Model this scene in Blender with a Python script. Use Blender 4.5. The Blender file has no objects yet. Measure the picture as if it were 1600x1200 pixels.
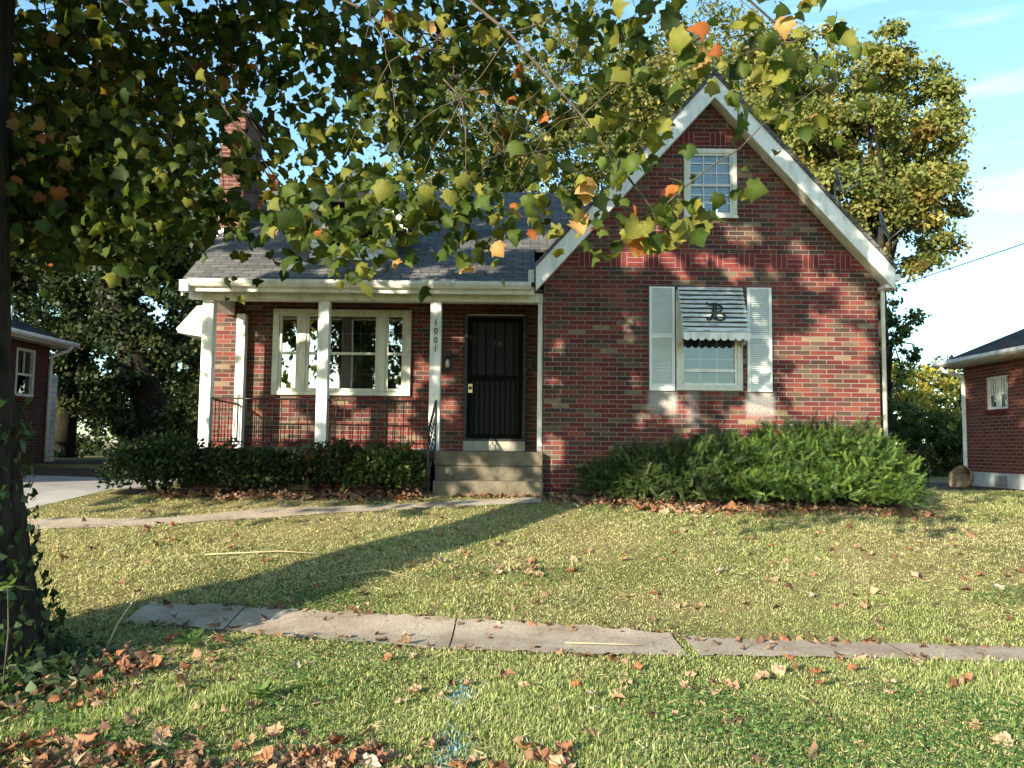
import bpy, math, random
import numpy as np
from mathutils import Vector, Matrix
from mathutils.geometry import tessellate_polygon

# ---------------------------------------------------------------- camera, sky, sun, exposure
scn = bpy.context.scene
COL = scn.collection
F_PX, HORIZON, ROLL = 1290.0, 697.0, 0.011
PITCH = math.atan((HORIZON - 600.0) / F_PX)
cam_data = bpy.data.cameras.new('camera')
cam_data.sensor_fit = 'HORIZONTAL'
cam_data.sensor_width = 36.0
cam_data.lens = 36.0 * F_PX / 1600.0
cam_data.clip_start, cam_data.clip_end = 0.1, 2000.0
cam = bpy.data.objects.new('camera', cam_data)
COL.objects.link(cam)
cam.matrix_world = (Matrix.Translation((0, 0, 1.6)) @ Matrix.Rotation(math.pi / 2 + PITCH, 4, 'X')
                    @ Matrix.Rotation(ROLL, 4, 'Z'))
scn.camera = cam

SUN_EL, SUN_AZ = math.radians(17.0), math.radians(38.5)      # light travels towards +x +y, down
travel = Vector((math.sin(SUN_AZ) * math.cos(SUN_EL), math.cos(SUN_AZ) * math.cos(SUN_EL), -math.sin(SUN_EL)))
sun_data = bpy.data.lights.new('sun', 'SUN')
sun_data.energy, sun_data.angle, sun_data.color = 5.0, math.radians(0.6), (1.0, 0.875, 0.68)
sun = bpy.data.objects.new('sun', sun_data)
COL.objects.link(sun)
sun.rotation_euler = travel.to_track_quat('-Z', 'Y').to_euler()
sun.location = (-20, -25, 20)

world = bpy.data.worlds.new('World')
scn.world = world
world.use_nodes = True
wn, wl = world.node_tree.nodes, world.node_tree.links
wn.clear()
sky = wn.new('ShaderNodeTexSky')
sky.sky_type = 'NISHITA'
sky.sun_disc = False
sky.sun_elevation = SUN_EL
sky.sun_rotation = math.radians(180 + 38.5)
sky.air_density, sky.dust_density, sky.ozone_density = 1.0, 0.6, 1.2
bg = wn.new('ShaderNodeBackground')
bg.inputs['Strength'].default_value = 0.14
tc = wn.new('ShaderNodeTexCoord')
cmap = wn.new('ShaderNodeMapping')
cmap.inputs['Rotation'].default_value = (0.0, 0.35, 0.3)
cmap.inputs['Scale'].default_value = (1.2, 1.2, 7.0)
cno = wn.new('ShaderNodeTexNoise')
cno.inputs['Scale'].default_value, cno.inputs['Detail'].default_value = 2.2, 6.0
crp = wn.new('ShaderNodeValToRGB')
crp.color_ramp.elements[0].position, crp.color_ramp.elements[0].color = 0.56, (0, 0, 0, 1)
crp.color_ramp.elements[1].position, crp.color_ramp.elements[1].color = 0.80, (0.6, 0.6, 0.6, 1)
cmx = wn.new('ShaderNodeMixRGB')
cmx.inputs['Color2'].default_value = (7.0, 7.4, 7.8, 1)
wo = wn.new('ShaderNodeOutputWorld')
wl.new(tc.outputs['Generated'], cmap.inputs['Vector'])
wl.new(cmap.outputs['Vector'], cno.inputs['Vector'])
wl.new(cno.outputs['Fac'], crp.inputs['Fac'])
wl.new(crp.outputs['Color'], cmx.inputs['Fac'])
wl.new(sky.outputs['Color'], cmx.inputs['Color1'])
tint = wn.new('ShaderNodeMixRGB'); tint.blend_type = 'MULTIPLY'; tint.inputs['Fac'].default_value = 1.0
tint.inputs['Color2'].default_value = (0.84, 1.04, 1.06, 1)      # the camera's cool white balance
wl.new(cmx.outputs['Color'], tint.inputs['Color1'])
wl.new(tint.outputs['Color'], bg.inputs['Color'])
wl.new(bg.outputs['Background'], wo.inputs['Surface'])

scn.view_settings.view_transform = 'Standard'
scn.view_settings.look = 'None'
scn.view_settings.exposure = 1.33
scn.view_settings.gamma = 1.0
scn.render.engine = 'CYCLES'
scn.cycles.max_bounces = 6
scn.cycles.transparent_max_bounces = 12
scn.cycles.use_denoising = True
scn.cycles.caustics_reflective = False
scn.cycles.caustics_refractive = False

rng = np.random.default_rng(11)
random.seed(11)

# ---------------------------------------------------------------- helpers: mesh
ORIGIN = {}

def link(o, parent=None):
    COL.objects.link(o)
    if parent is not None:
        o.parent = parent
        ORIGIN[o] = ORIGIN.get(parent, Vector((0, 0, 0)))
    return o

def tag(o, label=None, cat=None, group=None, kind=None):
    if label: o['label'] = label
    if cat: o['category'] = cat
    if group: o['group'] = group
    if kind: o['kind'] = kind
    return o

def thing(name, loc, label, cat, group=None):
    o = bpy.data.objects.new(name, None)
    o.empty_display_size = 0.3
    o.location = loc
    COL.objects.link(o)
    ORIGIN[o] = Vector(loc)
    return tag(o, label, cat, group)

def face_uv(me):
    uv = me.uv_layers.new(name='UVMap')
    co = np.empty(len(me.vertices) * 3); me.vertices.foreach_get('co', co); co = co.reshape(-1, 3)
    buf = np.zeros((len(me.loops), 2))
    for p in me.polygons:
        n = p.normal
        if abs(n.z) > 0.97:
            t, b = Vector((1, 0, 0)), Vector((0, 1, 0))
        else:
            t = Vector((0, 0, 1)).cross(n).normalized()
            b = n.cross(t)
        for li, vi in zip(p.loop_indices, p.vertices):
            c = co[vi]
            buf[li] = (c[0] * t.x + c[1] * t.y + c[2] * t.z, c[0] * b.x + c[1] * b.y + c[2] * b.z)
    uv.data.foreach_set('uv', buf.ravel())

class MB:
    def __init__(self):
        self.v, self.f, self.s = [], [], []
    def add(self, vs, fs, smooth=False):
        n = len(self.v)
        self.v += [tuple(p) for p in vs]
        self.f += [tuple(i + n for i in f) for f in fs]
        self.s += [smooth] * len(fs)
        return self
    def box(self, x0, x1, y0, y1, z0, z1):
        x0, x1 = min(x0, x1), max(x0, x1); y0, y1 = min(y0, y1), max(y0, y1); z0, z1 = min(z0, z1), max(z0, z1)
        vs = [(x0, y0, z0), (x1, y0, z0), (x1, y1, z0), (x0, y1, z0), (x0, y0, z1), (x1, y0, z1), (x1, y1, z1), (x0, y1, z1)]
        return self.add(vs, [(3, 2, 1, 0), (4, 5, 6, 7), (0, 1, 5, 4), (1, 2, 6, 5), (2, 3, 7, 6), (3, 0, 4, 7)])
    def prism(self, poly, d):
        """extrude a planar polygon (3-D points) by vector d; poly's normal points against d"""
        n = len(poly); d = Vector(d)
        P = [Vector(p) for p in poly]
        nn = Vector((0, 0, 0))
        for i in range(n):
            nn += P[i].cross(P[(i + 1) % n])
        if nn.dot(d) > 0: P.reverse()
        vs = P + [p + d for p in P]
        fs = [tuple(range(n)), tuple(reversed(range(n, 2 * n)))]
        fs += [(j, i, i + n, j + n) for i, j in ((k, (k + 1) % n) for k in range(n))]
        return self.add(vs, fs)
    def tube(self, pts, rad, n=8, cap=True):
        pts = [Vector(p) for p in pts]
        if not hasattr(rad, '__len__'): rad = [rad] * len(pts)
        vs, up = [], Vector((0, 0, 1))
        ref = None
        for i, p in enumerate(pts):
            d = (pts[min(i + 1, len(pts) - 1)] - pts[max(i - 1, 0)]).normalized()
            if ref is None:
                ref = d.cross(up if abs(d.z) < 0.9 else Vector((1, 0, 0))).normalized()
            a = (ref - d * ref.dot(d)).normalized(); ref = a
            b = d.cross(a)
            for k in range(n):
                t = 2 * math.pi * k / n
                vs.append(p + (a * math.cos(t) + b * math.sin(t)) * rad[i])
        fs = []
        for i in range(len(pts) - 1):
            for k in range(n):
                k2 = (k + 1) % n
                fs.append((i * n + k, i * n + k2, (i + 1) * n + k2, (i + 1) * n + k))
        self.add(vs, fs, True)
        if cap:
            m = len(self.v) - len(vs)
            self.f += [tuple(m + k for k in reversed(range(n))), tuple(m + (len(pts) - 1) * n + k for k in range(n))]
            self.s += [False, False]
        return self
    def holed(self, outer, holes, axis, at, reveal):
        """flat wall with holes; axis 'y' -> points are (x,z) at y=at; reveal = depth of the hole sides (signed)"""
        to3 = (lambda p: (p[0], at, p[1])) if axis == 'y' else (lambda p: (at, p[0], p[1]))
        loops = [[Vector((p[0], p[1], 0)) for p in outer]]
        for (a, b, c, d) in holes:
            loops.append([Vector((a, c, 0)), Vector((a, d, 0)), Vector((b, d, 0)), Vector((b, c, 0))])
        flat = [v for l in loops for v in l]
        tris = tessellate_polygon(loops)
        vs = [to3(v) for v in flat]
        want = Vector((0, -1, 0)) if axis == 'y' else Vector((1 if reveal < 0 else -1, 0, 0))
        if axis == 'y' and reveal < 0: want = Vector((0, 1, 0))
        fs = []
        for t in tris:
            a, b, c = (Vector(vs[i]) for i in t)
            fs.append(tuple(t) if (b - a).cross(c - a).dot(want) > 0 else tuple(reversed(t)))
        self.add(vs, fs)
        for (a, b, c, d) in holes:
            q = [(a, c), (b, c), (b, d), (a, d)]
            for i in range(4):
                p0, p1 = q[i], q[(i + 1) % 4]
                A, B = Vector(to3(p0)), Vector(to3(p1))
                off = Vector((0, reveal, 0)) if axis == 'y' else Vector((reveal, 0, 0))
                self.add([A, B, B + off, A + off], [(0, 1, 2, 3)])
        return self
    def build(self, name, mat, parent=None, label=None, bevel=0.0):
        org = ORIGIN.get(parent, Vector((0, 0, 0)))
        me = bpy.data.meshes.new(name)
        me.from_pydata([tuple(p) for p in self.v], [], self.f)
        me.update()
        face_uv(me)
        if any(self.s): me.polygons.foreach_set('use_smooth', self.s)
        me.materials.append(mat)
        if org.length: me.transform(Matrix.Translation(-org))
        o = bpy.data.objects.new(name, me)
        link(o, parent)
        if label: o['label'] = label
        if bevel:
            b = o.modifiers.new('bevel', 'BEVEL'); b.width = bevel; b.segments = 2; b.limit_method = 'ANGLE'
        return o

def np_mesh(name, V, F, mat, parent=None, col=None, smooth=False, uv=None):
    org = ORIGIN.get(parent, Vector((0, 0, 0)))
    V = np.asarray(V, dtype=np.float32) - np.array(org, dtype=np.float32)
    F = np.asarray(F, dtype=np.int32)
    me = bpy.data.meshes.new(name)
    me.vertices.add(len(V)); me.vertices.foreach_set('co', V.ravel())
    k = F.shape[1]
    me.loops.add(F.size); me.loops.foreach_set('vertex_index', F.ravel())
    me.polygons.add(len(F))
    me.polygons.foreach_set('loop_start', np.arange(0, F.size, k, dtype=np.int32))
    me.update(calc_edges=True)
    if col is not None:
        a = me.color_attributes.new('Col', 'FLOAT_COLOR', 'POINT')
        c4 = np.ones((len(V), 4), dtype=np.float32); c4[:, :3] = col
        a.data.foreach_set('color', c4.ravel())
    if smooth: me.polygons.foreach_set('use_smooth', np.ones(len(F), dtype=bool))
    me.materials.append(mat)
    o = bpy.data.objects.new(name, me)
    return link(o, parent)

def frames(d, n):
    """orthonormal frames with local y = d, local z near n"""
    y = d / np.linalg.norm(d, axis=1, keepdims=True)
    x = np.cross(y, n); x /= np.maximum(np.linalg.norm(x, axis=1, keepdims=True), 1e-6)
    z = np.cross(x, y)
    return np.stack([x, y, z], axis=2)

def scatter(tv, tf, pos, R, sc):
    """instances of a template (tv, tf) merged into one vertex/face array"""
    N, k = len(pos), len(tv)
    V = np.einsum('nij,kj->nki', R, tv) * sc[:, None, None] + pos[:, None, :]
    F = tf[None, :, :] + (np.arange(N) * k)[:, None, None]
    return V.reshape(-1, 3), F.reshape(-1, tf.shape[1])

def rdir(n):
    d = rng.normal(size=(n, 3))
    return d / np.linalg.norm(d, axis=1, keepdims=True)

# ---------------------------------------------------------------- helpers: materials
def new_mat(name):
    m = bpy.data.materials.new(name); m.use_nodes = True
    nt = m.node_tree; nt.nodes.clear()
    out = nt.nodes.new('ShaderNodeOutputMaterial')
    return m, nt, out

def N(nt, kind, **kw):
    n = nt.nodes.new(kind)
    for k, v in kw.items():
        if k in n.inputs: n.inputs[k].default_value = v
        else: setattr(n, k, v)
    return n

def ramp(nt, stops, const=False):
    r = nt.nodes.new('ShaderNodeValToRGB')
    e = r.color_ramp.elements
    if const: r.color_ramp.interpolation = 'CONSTANT'
    while len(e) < len(stops): e.new(0.5)
    for i, (p, c) in enumerate(stops):
        e[i].position = p; e[i].color = (*c, 1) if len(c) == 3 else c
    return r

def principled(nt, out, rough=0.7, spec=0.3, metal=0.0):
    b = nt.nodes.new('ShaderNodeBsdfPrincipled')
    b.inputs['Roughness'].default_value = rough
    b.inputs['Specular IOR Level'].default_value = spec
    b.inputs['Metallic'].default_value = metal
    nt.links.new(b.outputs[0], out.inputs['Surface'])
    return b

def mat_plain(name, c1, c2, scale=6.0, rough=0.6, spec=0.3, bump=0.15, metal=0.0, detail=6.0, stretch=None, lo=0.35, hi=0.7):
    """two tones mixed by noise, with a little bump: paint, concrete, iron, bark"""
    m, nt, out = new_mat(name)
    b = principled(nt, out, rough, spec, metal)
    g = N(nt, 'ShaderNodeNewGeometry')
    mp = N(nt, 'ShaderNodeMapping')
    if stretch: mp.inputs['Scale'].default_value = stretch
    nz = N(nt, 'ShaderNodeTexNoise', Scale=scale, Detail=detail, Roughness=0.65)
    r = ramp(nt, [(lo, c1), (hi, c2)])
    nt.links.new(g.outputs['Position'], mp.inputs['Vector'])
    nt.links.new(mp.outputs[0], nz.inputs['Vector'])
    nt.links.new(nz.outputs['Fac'], r.inputs['Fac'])
    nt.links.new(r.outputs[0], b.inputs['Base Color'])
    if bump:
        bp = N(nt, 'ShaderNodeBump', Strength=bump, Distance=0.02)
        nt.links.new(nz.outputs['Fac'], bp.inputs['Height'])
        nt.links.new(bp.outputs[0], b.inputs['Normal'])
    return m

def mat_brick(name, stops, mortar, w, h, joint=0.010, bumpd=0.006, stains=(), rough=0.85):
    m, nt, out = new_mat(name)
    b = principled(nt, out, rough, 0.2)
    uv = N(nt, 'ShaderNodeUVMap', uv_map='UVMap')
    bt = N(nt, 'ShaderNodeTexBrick', Scale=1.0, offset=0.5)
    bt.inputs['Color1'].default_value = (0, 0, 0, 1)
    bt.inputs['Color2'].default_value = (1, 1, 1, 1)
    bt.inputs['Mortar'].default_value = (0, 0, 0, 1)
    bt.inputs['Mortar Size'].default_value = joint / 2
    bt.inputs['Mortar Smooth'].default_value = 0.15
    bt.inputs['Brick Width'].default_value = w
    bt.inputs['Row Height'].default_value = h
    nt.links.new(uv.outputs[0], bt.inputs['Vector'])
    r = ramp(nt, stops, True)
    nt.links.new(bt.outputs['Color'], r.inputs['Fac'])
    # per-brick tone is broken up by grain and by wide weathering
    n1 = N(nt, 'ShaderNodeTexNoise', Scale=55.0, Detail=5.0, Roughness=0.7)
    n2 = N(nt, 'ShaderNodeTexNoise', Scale=1.3, Detail=4.0)
    nt.links.new(uv.outputs[0], n1.inputs['Vector']); nt.links.new(uv.outputs[0], n2.inputs['Vector'])
    m1 = N(nt, 'ShaderNodeMapRange'); m1.inputs[3].default_value, m1.inputs[4].default_value = 0.48, 1.30
    m2 = N(nt, 'ShaderNodeMapRange'); m2.inputs[1].default_value, m2.inputs[2].default_value = 0.3, 0.7
    m2.inputs[3].default_value, m2.inputs[4].default_value = 0.68, 1.25
    nt.links.new(n1.outputs['Fac'], m1.inputs[0]); nt.links.new(n2.outputs['Fac'], m2.inputs[0])
    mm = N(nt, 'ShaderNodeMath', operation='MULTIPLY')
    nt.links.new(m1.outputs[0], mm.inputs[0]); nt.links.new(m2.outputs[0], mm.inputs[1])
    vm = N(nt, 'ShaderNodeVectorMath', operation='SCALE')
    nt.links.new(r.outputs[0], vm.inputs[0]); nt.links.new(mm.outputs[0], vm.inputs['Scale'])
    mort = N(nt, 'ShaderNodeMixRGB'); mort.inputs['Color1'].default_value = (*mortar, 1)
    mort.inputs['Color2'].default_value = (*[c * 0.55 for c in mortar], 1)
    nt.links.new(n2.outputs['Fac'], mort.inputs['Fac'])
    mx = N(nt, 'ShaderNodeMixRGB')
    nt.links.new(bt.outputs['Fac'], mx.inputs['Fac'])
    nt.links.new(vm.outputs[0], mx.inputs['Color1']); nt.links.new(mort.outputs[0], mx.inputs['Color2'])
    last = mx.outputs[0]
    sep = N(nt, 'ShaderNodeSeparateXYZ'); nt.links.new(uv.outputs[0], sep.inputs[0])
    for (u0, u1, v0, v1, amt) in stains:          # chalky efflorescence patches with ragged edges
        def soft(sock, a, bb, w):
            k = N(nt, 'ShaderNodeMapRange'); k.interpolation_type = 'SMOOTHSTEP'
            k.inputs[1].default_value, k.inputs[2].default_value = a, bb
            nt.links.new(sock, k.inputs[0]); return k.outputs[0]
        fs = [soft(sep.outputs[0], u0 - .05, u0 + .05, 0), soft(sep.outputs[0], u1 + .05, u1 - .05, 0),
              soft(sep.outputs[1], v0 - .12, v0 + .12, 0), soft(sep.outputs[1], v1 + .02, v1 - .02, 0),
              soft(n1.outputs['Fac'], .25, .6, 0)]
        acc = None
        for s in fs:
            if acc is None: acc = s; continue
            q = N(nt, 'ShaderNodeMath', operation='MULTIPLY')
            nt.links.new(acc, q.inputs[0]); nt.links.new(s, q.inputs[1]); acc = q.outputs[0]
        q = N(nt, 'ShaderNodeMath', operation='MULTIPLY'); q.inputs[1].default_value = amt
        nt.links.new(acc, q.inputs[0])
        sx = N(nt, 'ShaderNodeMixRGB'); sx.inputs['Color2'].default_value = (0.42, 0.42, 0.4, 1)
        nt.links.new(q.outputs[0], sx.inputs['Fac']); nt.links.new(last, sx.inputs['Color1'])
        last = sx.outputs[0]
    nt.links.new(last, b.inputs['Base Color'])
    hh = N(nt, 'ShaderNodeMath', operation='MULTIPLY_ADD'); hh.inputs[1].default_value = -1.0
    n1s = N(nt, 'ShaderNodeMath', operation='MULTIPLY'); n1s.inputs[1].default_value = 0.35
    nt.links.new(n1.outputs['Fac'], n1s.inputs[0])
    nt.links.new(bt.outputs['Fac'], hh.inputs[0]); nt.links.new(n1s.outputs[0], hh.inputs[2])
    bp = N(nt, 'ShaderNodeBump', Strength=0.8, Distance=bumpd)
    nt.links.new(hh.outputs[0], bp.inputs['Height']); nt.links.new(bp.outputs[0], b.inputs['Normal'])
    return m

def mat_leaf(name, rough=0.5, trans=0.35, spec=0.35, tint=(1.25, 1.3, 0.6)):
    """leaf colour comes from the per-leaf colour attribute; thin leaves let light through"""
    m, nt, out = new_mat(name)
    at = N(nt, 'ShaderNodeAttribute', attribute_name='Col')
    b = nt.nodes.new('ShaderNodeBsdfPrincipled')
    b.inputs['Roughness'].default_value = rough
    b.inputs['Specular IOR Level'].default_value = spec
    nz = N(nt, 'ShaderNodeTexNoise', Scale=18.0, Detail=3.0)
    g = N(nt, 'ShaderNodeNewGeometry'); nt.links.new(g.outputs['Position'], nz.inputs['Vector'])
    mr = N(nt, 'ShaderNodeMapRange'); mr.inputs[3].default_value, mr.inputs[4].default_value = 0.7, 1.3
    nt.links.new(nz.outputs['Fac'], mr.inputs[0])
    vm = N(nt, 'ShaderNodeVectorMath', operation='SCALE')
    nt.links.new(at.outputs['Color'], vm.inputs[0]); nt.links.new(mr.outputs[0], vm.inputs['Scale'])
    nt.links.new(vm.outputs[0], b.inputs['Base Color'])
    if trans <= 0:
        nt.links.new(b.outputs[0], out.inputs['Surface']); return m
    t = nt.nodes.new('ShaderNodeBsdfTranslucent')
    v2 = N(nt, 'ShaderNodeVectorMath', operation='MULTIPLY'); v2.inputs[1].default_value = tint
    nt.links.new(vm.outputs[0], v2.inputs[0]); nt.links.new(v2.outputs[0], t.inputs['Color'])
    mx = N(nt, 'ShaderNodeMixShader'); mx.inputs['Fac'].default_value = trans
    nt.links.new(b.outputs[0], mx.inputs[1]); nt.links.new(t.outputs[0], mx.inputs[2])
    nt.links.new(mx.outputs[0], out.inputs['Surface'])
    return m

def mat_glass(name, boost=1.0):
    m, nt, out = new_mat(name)
    tr = N(nt, 'ShaderNodeBsdfTransparent', Color=(0.82, 0.86, 0.86, 1))
    gl = N(nt, 'ShaderNodeBsdfGlossy', Roughness=0.015)
    fr = N(nt, 'ShaderNodeFresnel', IOR=1.5)
    nz = N(nt, 'ShaderNodeTexNoise', Scale=2.5, Detail=1.0)
    g = N(nt, 'ShaderNodeNewGeometry'); nt.links.new(g.outputs['Position'], nz.inputs['Vector'])
    bp = N(nt, 'ShaderNodeBump', Strength=0.06, Distance=0.02)
    nt.links.new(nz.outputs['Fac'], bp.inputs['Height']); nt.links.new(bp.outputs[0], gl.inputs['Normal'])
    ml = N(nt, 'ShaderNodeMath', operation='MULTIPLY', use_clamp=True); ml.inputs[1].default_value = 2.6 * boost
    nt.links.new(fr.outputs[0], ml.inputs[0])
    mx = N(nt, 'ShaderNodeMixShader')
    nt.links.new(ml.outputs[0], mx.inputs['Fac']); nt.links.new(tr.outputs[0], mx.inputs[1]); nt.links.new(gl.outputs[0], mx.inputs[2])
    nt.links.new(mx.outputs[0], out.inputs['Surface'])
    return m

BR_W, BR_H = 0.255, 0.0735
M_BRICK = mat_brick('brick_mixed_red', [(0.0, (.165, .040, .034)), (.20, (.125, .030, .030)), (.36, (.195, .058, .042)), (.48, (.095, .044, .036)),
                    (.62, (.066, .043, .035)), (.76, (.115, .070, .050)), (.86, (.15, .040, .033)), (.93, (.135, .098, .066)), (.975, (.23, .165, .105))],
                    (.30, .265, .225), BR_W, BR_H, 0.010,
                    stains=((2.16, 2.60, 2.15, 2.50, .85), (3.70, 4.14, 2.12, 2.50, .8), (2.75, 2.95, 1.95, 2.5, .35)))
M_BRICK_DK = mat_brick('brick_dark_red_band', [(0.0, (.17, .034, .034)), (.4, (.20, .045, .040)), (.75, (.14, .03, .03))], (.36, .3, .26), 9.0, 9.0, 0.0)
M_BRICK_N = mat_brick('brick_plain_red', [(0.0, (.185, .052, .038)), (.35, (.15, .040, .033)), (.7, (.21, .066, .046))], (.40, .31, .25), 0.22, 0.072, 0.012)
M_BRICK_L = mat_brick('brick_shade_darkened_red', [(0.0, (.085, .030, .025)), (.35, (.07, .026, .023)), (.7, (.10, .038, .03))], (.18, .14, .12), 0.22, 0.072, 0.010)  # red brick darkened to put the left house's shade into its colour
M_BRICK_CH = mat_brick('brick_chimney', [(0.0, (.15, .055, .042)), (.4, (.12, .042, .035)), (.75, (.18, .075, .055))], (.34, .28, .24), BR_W, BR_H, 0.011)
M_SHINGLE = mat_brick('grey_shingle', [(0.0, (.135, .132, .125)), (.3, (.105, .104, .10)), (.6, (.155, .15, .142)), (.85, (.12, .118, .112))], (.035, .035, .04), 0.30, 0.125, 0.014, 0.01)
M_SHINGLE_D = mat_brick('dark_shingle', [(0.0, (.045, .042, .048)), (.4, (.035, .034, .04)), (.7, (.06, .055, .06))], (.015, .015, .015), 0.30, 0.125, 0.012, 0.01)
M_WHITE = mat_plain('white_paint', (.52, .53, .49), (.80, .80, .77), 3.5, 0.5, 0.3, 0.12, stretch=(2.2, 2.2, .8), lo=.28, hi=.55, detail=10)
M_TRIM = mat_plain('cream_trim_paint', (.42, .42, .36), (.68, .68, .60), 3.0, 0.5, 0.3, 0.12, stretch=(2.2, 2.2, .9), lo=.28, hi=.56, detail=10)
M_WEATHER = mat_plain('weathered_white_paint', (.24, .26, .24), (.72, .75, .71), 3.0, 0.6, 0.3, 0.2, stretch=(1.2, 1.2, 14.0), lo=.36, hi=.52)
M_SHUT = mat_plain('shutter_paint', (.62, .67, .65), (.72, .76, .73), 4.0, 0.4, 0.4, 0.03)
M_IRON = mat_plain('black_iron', (.012, .011, .010), (.035, .028, .022), 20.0, 0.5, 0.4, 0.2)
M_DOOR = mat_plain('black_security_door', (.003, .003, .003), (.006, .006, .006), 9.0, 0.6, 0.06, 0.05)
M_DARKWOOD = mat_plain('dark_inner_door', (.006, .004, .003), (.010, .007, .005), 6.0, 0.6, 0.3, 0.1)
M_BRASS = mat_plain('brass', (.55, .42, .18), (.75, .6, .3), 9.0, 0.35, 0.5, 0.02, metal=0.8)
M_CONC = mat_plain('step_concrete', (.085, .072, .052), (.19, .165, .12), 4.0, 0.9, 0.2, 0.35, detail=9)
def mat_paving(name, dark, mid, light):
    m, nt, out = new_mat(name)
    b = principled(nt, out, .92, .15)
    g = N(nt, 'ShaderNodeNewGeometry')
    n1 = N(nt, 'ShaderNodeTexNoise', Scale=1.7, Detail=8.0, Roughness=.7); n2 = N(nt, 'ShaderNodeTexNoise', Scale=70.0, Detail=4.0, Roughness=.8)
    vo = N(nt, 'ShaderNodeTexVoronoi', Scale=1.1); vo.feature = 'DISTANCE_TO_EDGE'
    n3 = N(nt, 'ShaderNodeTexNoise', Scale=3.0, Detail=6.0)
    for n in (n1, n2, n3): nt.links.new(g.outputs['Position'], n.inputs['Vector'])
    av = N(nt, 'ShaderNodeVectorMath', operation='MULTIPLY_ADD'); av.inputs[1].default_value = (.5, .5, .5)
    nt.links.new(n3.outputs['Color'], av.inputs[0]); nt.links.new(g.outputs['Position'], av.inputs[2]); nt.links.new(av.outputs[0], vo.inputs['Vector'])
    r1 = ramp(nt, [(.32, dark), (.5, mid), (.68, light)]); r2 = ramp(nt, [(.34, (.55, .55, .55)), (.62, (1.2, 1.2, 1.2))]); r3 = ramp(nt, [(0, (.45, .42, .4)), (.012, (1, 1, 1))])
    nt.links.new(n1.outputs['Fac'], r1.inputs['Fac']); nt.links.new(n2.outputs['Fac'], r2.inputs['Fac']); nt.links.new(vo.outputs['Distance'], r3.inputs['Fac'])
    x1 = N(nt, 'ShaderNodeMixRGB', blend_type='MULTIPLY'); x1.inputs['Fac'].default_value = 1; x2 = N(nt, 'ShaderNodeMixRGB', blend_type='MULTIPLY'); x2.inputs['Fac'].default_value = .6
    nt.links.new(r1.outputs[0], x1.inputs['Color1']); nt.links.new(r2.outputs[0], x1.inputs['Color2']); nt.links.new(x1.outputs[0], x2.inputs['Color1']); nt.links.new(r3.outputs[0], x2.inputs['Color2'])
    nt.links.new(x2.outputs[0], b.inputs['Base Color'])
    bp = N(nt, 'ShaderNodeBump', Strength=.6, Distance=.01); nt.links.new(n2.outputs['Fac'], bp.inputs['Height']); nt.links.new(bp.outputs[0], b.inputs['Normal'])
    return m
M_WALK = mat_paving('pavement_concrete', (.29, .225, .16), (.43, .355, .275), (.52, .455, .37))
M_DRIVE = mat_plain('driveway_concrete', (.30, .28, .26), (.42, .40, .37), 2.0, 0.92, 0.15, 0.4, detail=9)
M_FOUND = mat_plain('painted_foundation', (.45, .47, .48), (.68, .69, .68), 3.0, 0.8, 0.2, 0.2)
M_BARK = mat_plain('grey_brown_bark', (.014, .012, .009), (.055, .046, .034), 5.0, 0.95, 0.1, 1.0, stretch=(3, 3, .7), detail=10)
M_BARK_L = mat_plain('pale_twig_bark', (.035, .03, .02), (.13, .11, .08), 8.0, 0.85, 0.2, 0.4)
M_BARK_D = mat_plain('dark_bark', (.012, .011, .008), (.035, .03, .02), 4.0, 0.95, 0.1, 0.8, stretch=(3, 3, .7))
M_LEAF = mat_leaf('sycamore_leaf', 0.55, 0.38, 0.15, (1.6, 1.5, .45))
M_LEAF_BG = mat_leaf('tree_leaf', 0.55, 0.30, 0.3)
M_NEEDLE = mat_leaf('yew_needle', 0.45, 0.15, 0.35, (1.1, 1.3, .6))
M_GRASS = mat_leaf('grass_blade', 0.6, 0.38, 0.15, (1.2, 1.25, .6))
M_DEAD = mat_leaf('dead_leaf', 0.7, 0.18, 0.2, (1.25, 1.0, .6))
M_GLASS = mat_glass('window_glass')
M_GLASS2 = mat_glass('bay_window_glass', 3.4)
M_CURTAIN = mat_plain('white_curtain', (.30, .31, .31), (.48, .49, .49), 5.0, 0.9, 0.1, 0.3, stretch=(9, 9, .4))
M_BLIND = mat_plain('pale_blue_blind', (.55, .64, .72), (.70, .78, .84), 2.0, 0.7, 0.2, 0.02)
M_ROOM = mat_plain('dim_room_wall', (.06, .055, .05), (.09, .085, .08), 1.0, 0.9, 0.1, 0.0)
M_TAR = mat_plain('roof_edge_metal', (.02, .02, .022), (.05, .05, .055), 8.0, 0.6, 0.3, 0.1)
M_DISH = mat_plain('grey_dish_paint', (.20, .21, .22), (.28, .29, .3), 8.0, 0.5, 0.4, 0.02)
M_GREENB = mat_plain('dark_green_letter', (.010, .022, .022), (.022, .04, .038), 14.0, 0.5, 0.4, 0.05)
M_BULB = mat_plain('frosted_lamp_glass', (.55, .5, .42), (.7, .66, .58), 14.0, 0.3, 0.5, 0.0)
M_TUB = mat_plain('brown_wicker', (.14, .10, .065), (.33, .26, .18), 5.0, 0.85, 0.15, 0.8, stretch=(2, 2, 12))
M_STONE = mat_plain('grey_stone', (.22, .21, .20), (.36, .35, .33), 7.0, 0.9, 0.2, 0.5)
M_WIRE = mat_plain('black_wire', (.02, .02, .02), (.04, .04, .04), 5.0, 0.6, 0.3, 0.0)

# ---------------------------------------------------------------- ground
def sst(t):
    t = np.clip(t, 0, 1); return t * t * (3 - 2 * t)

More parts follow.
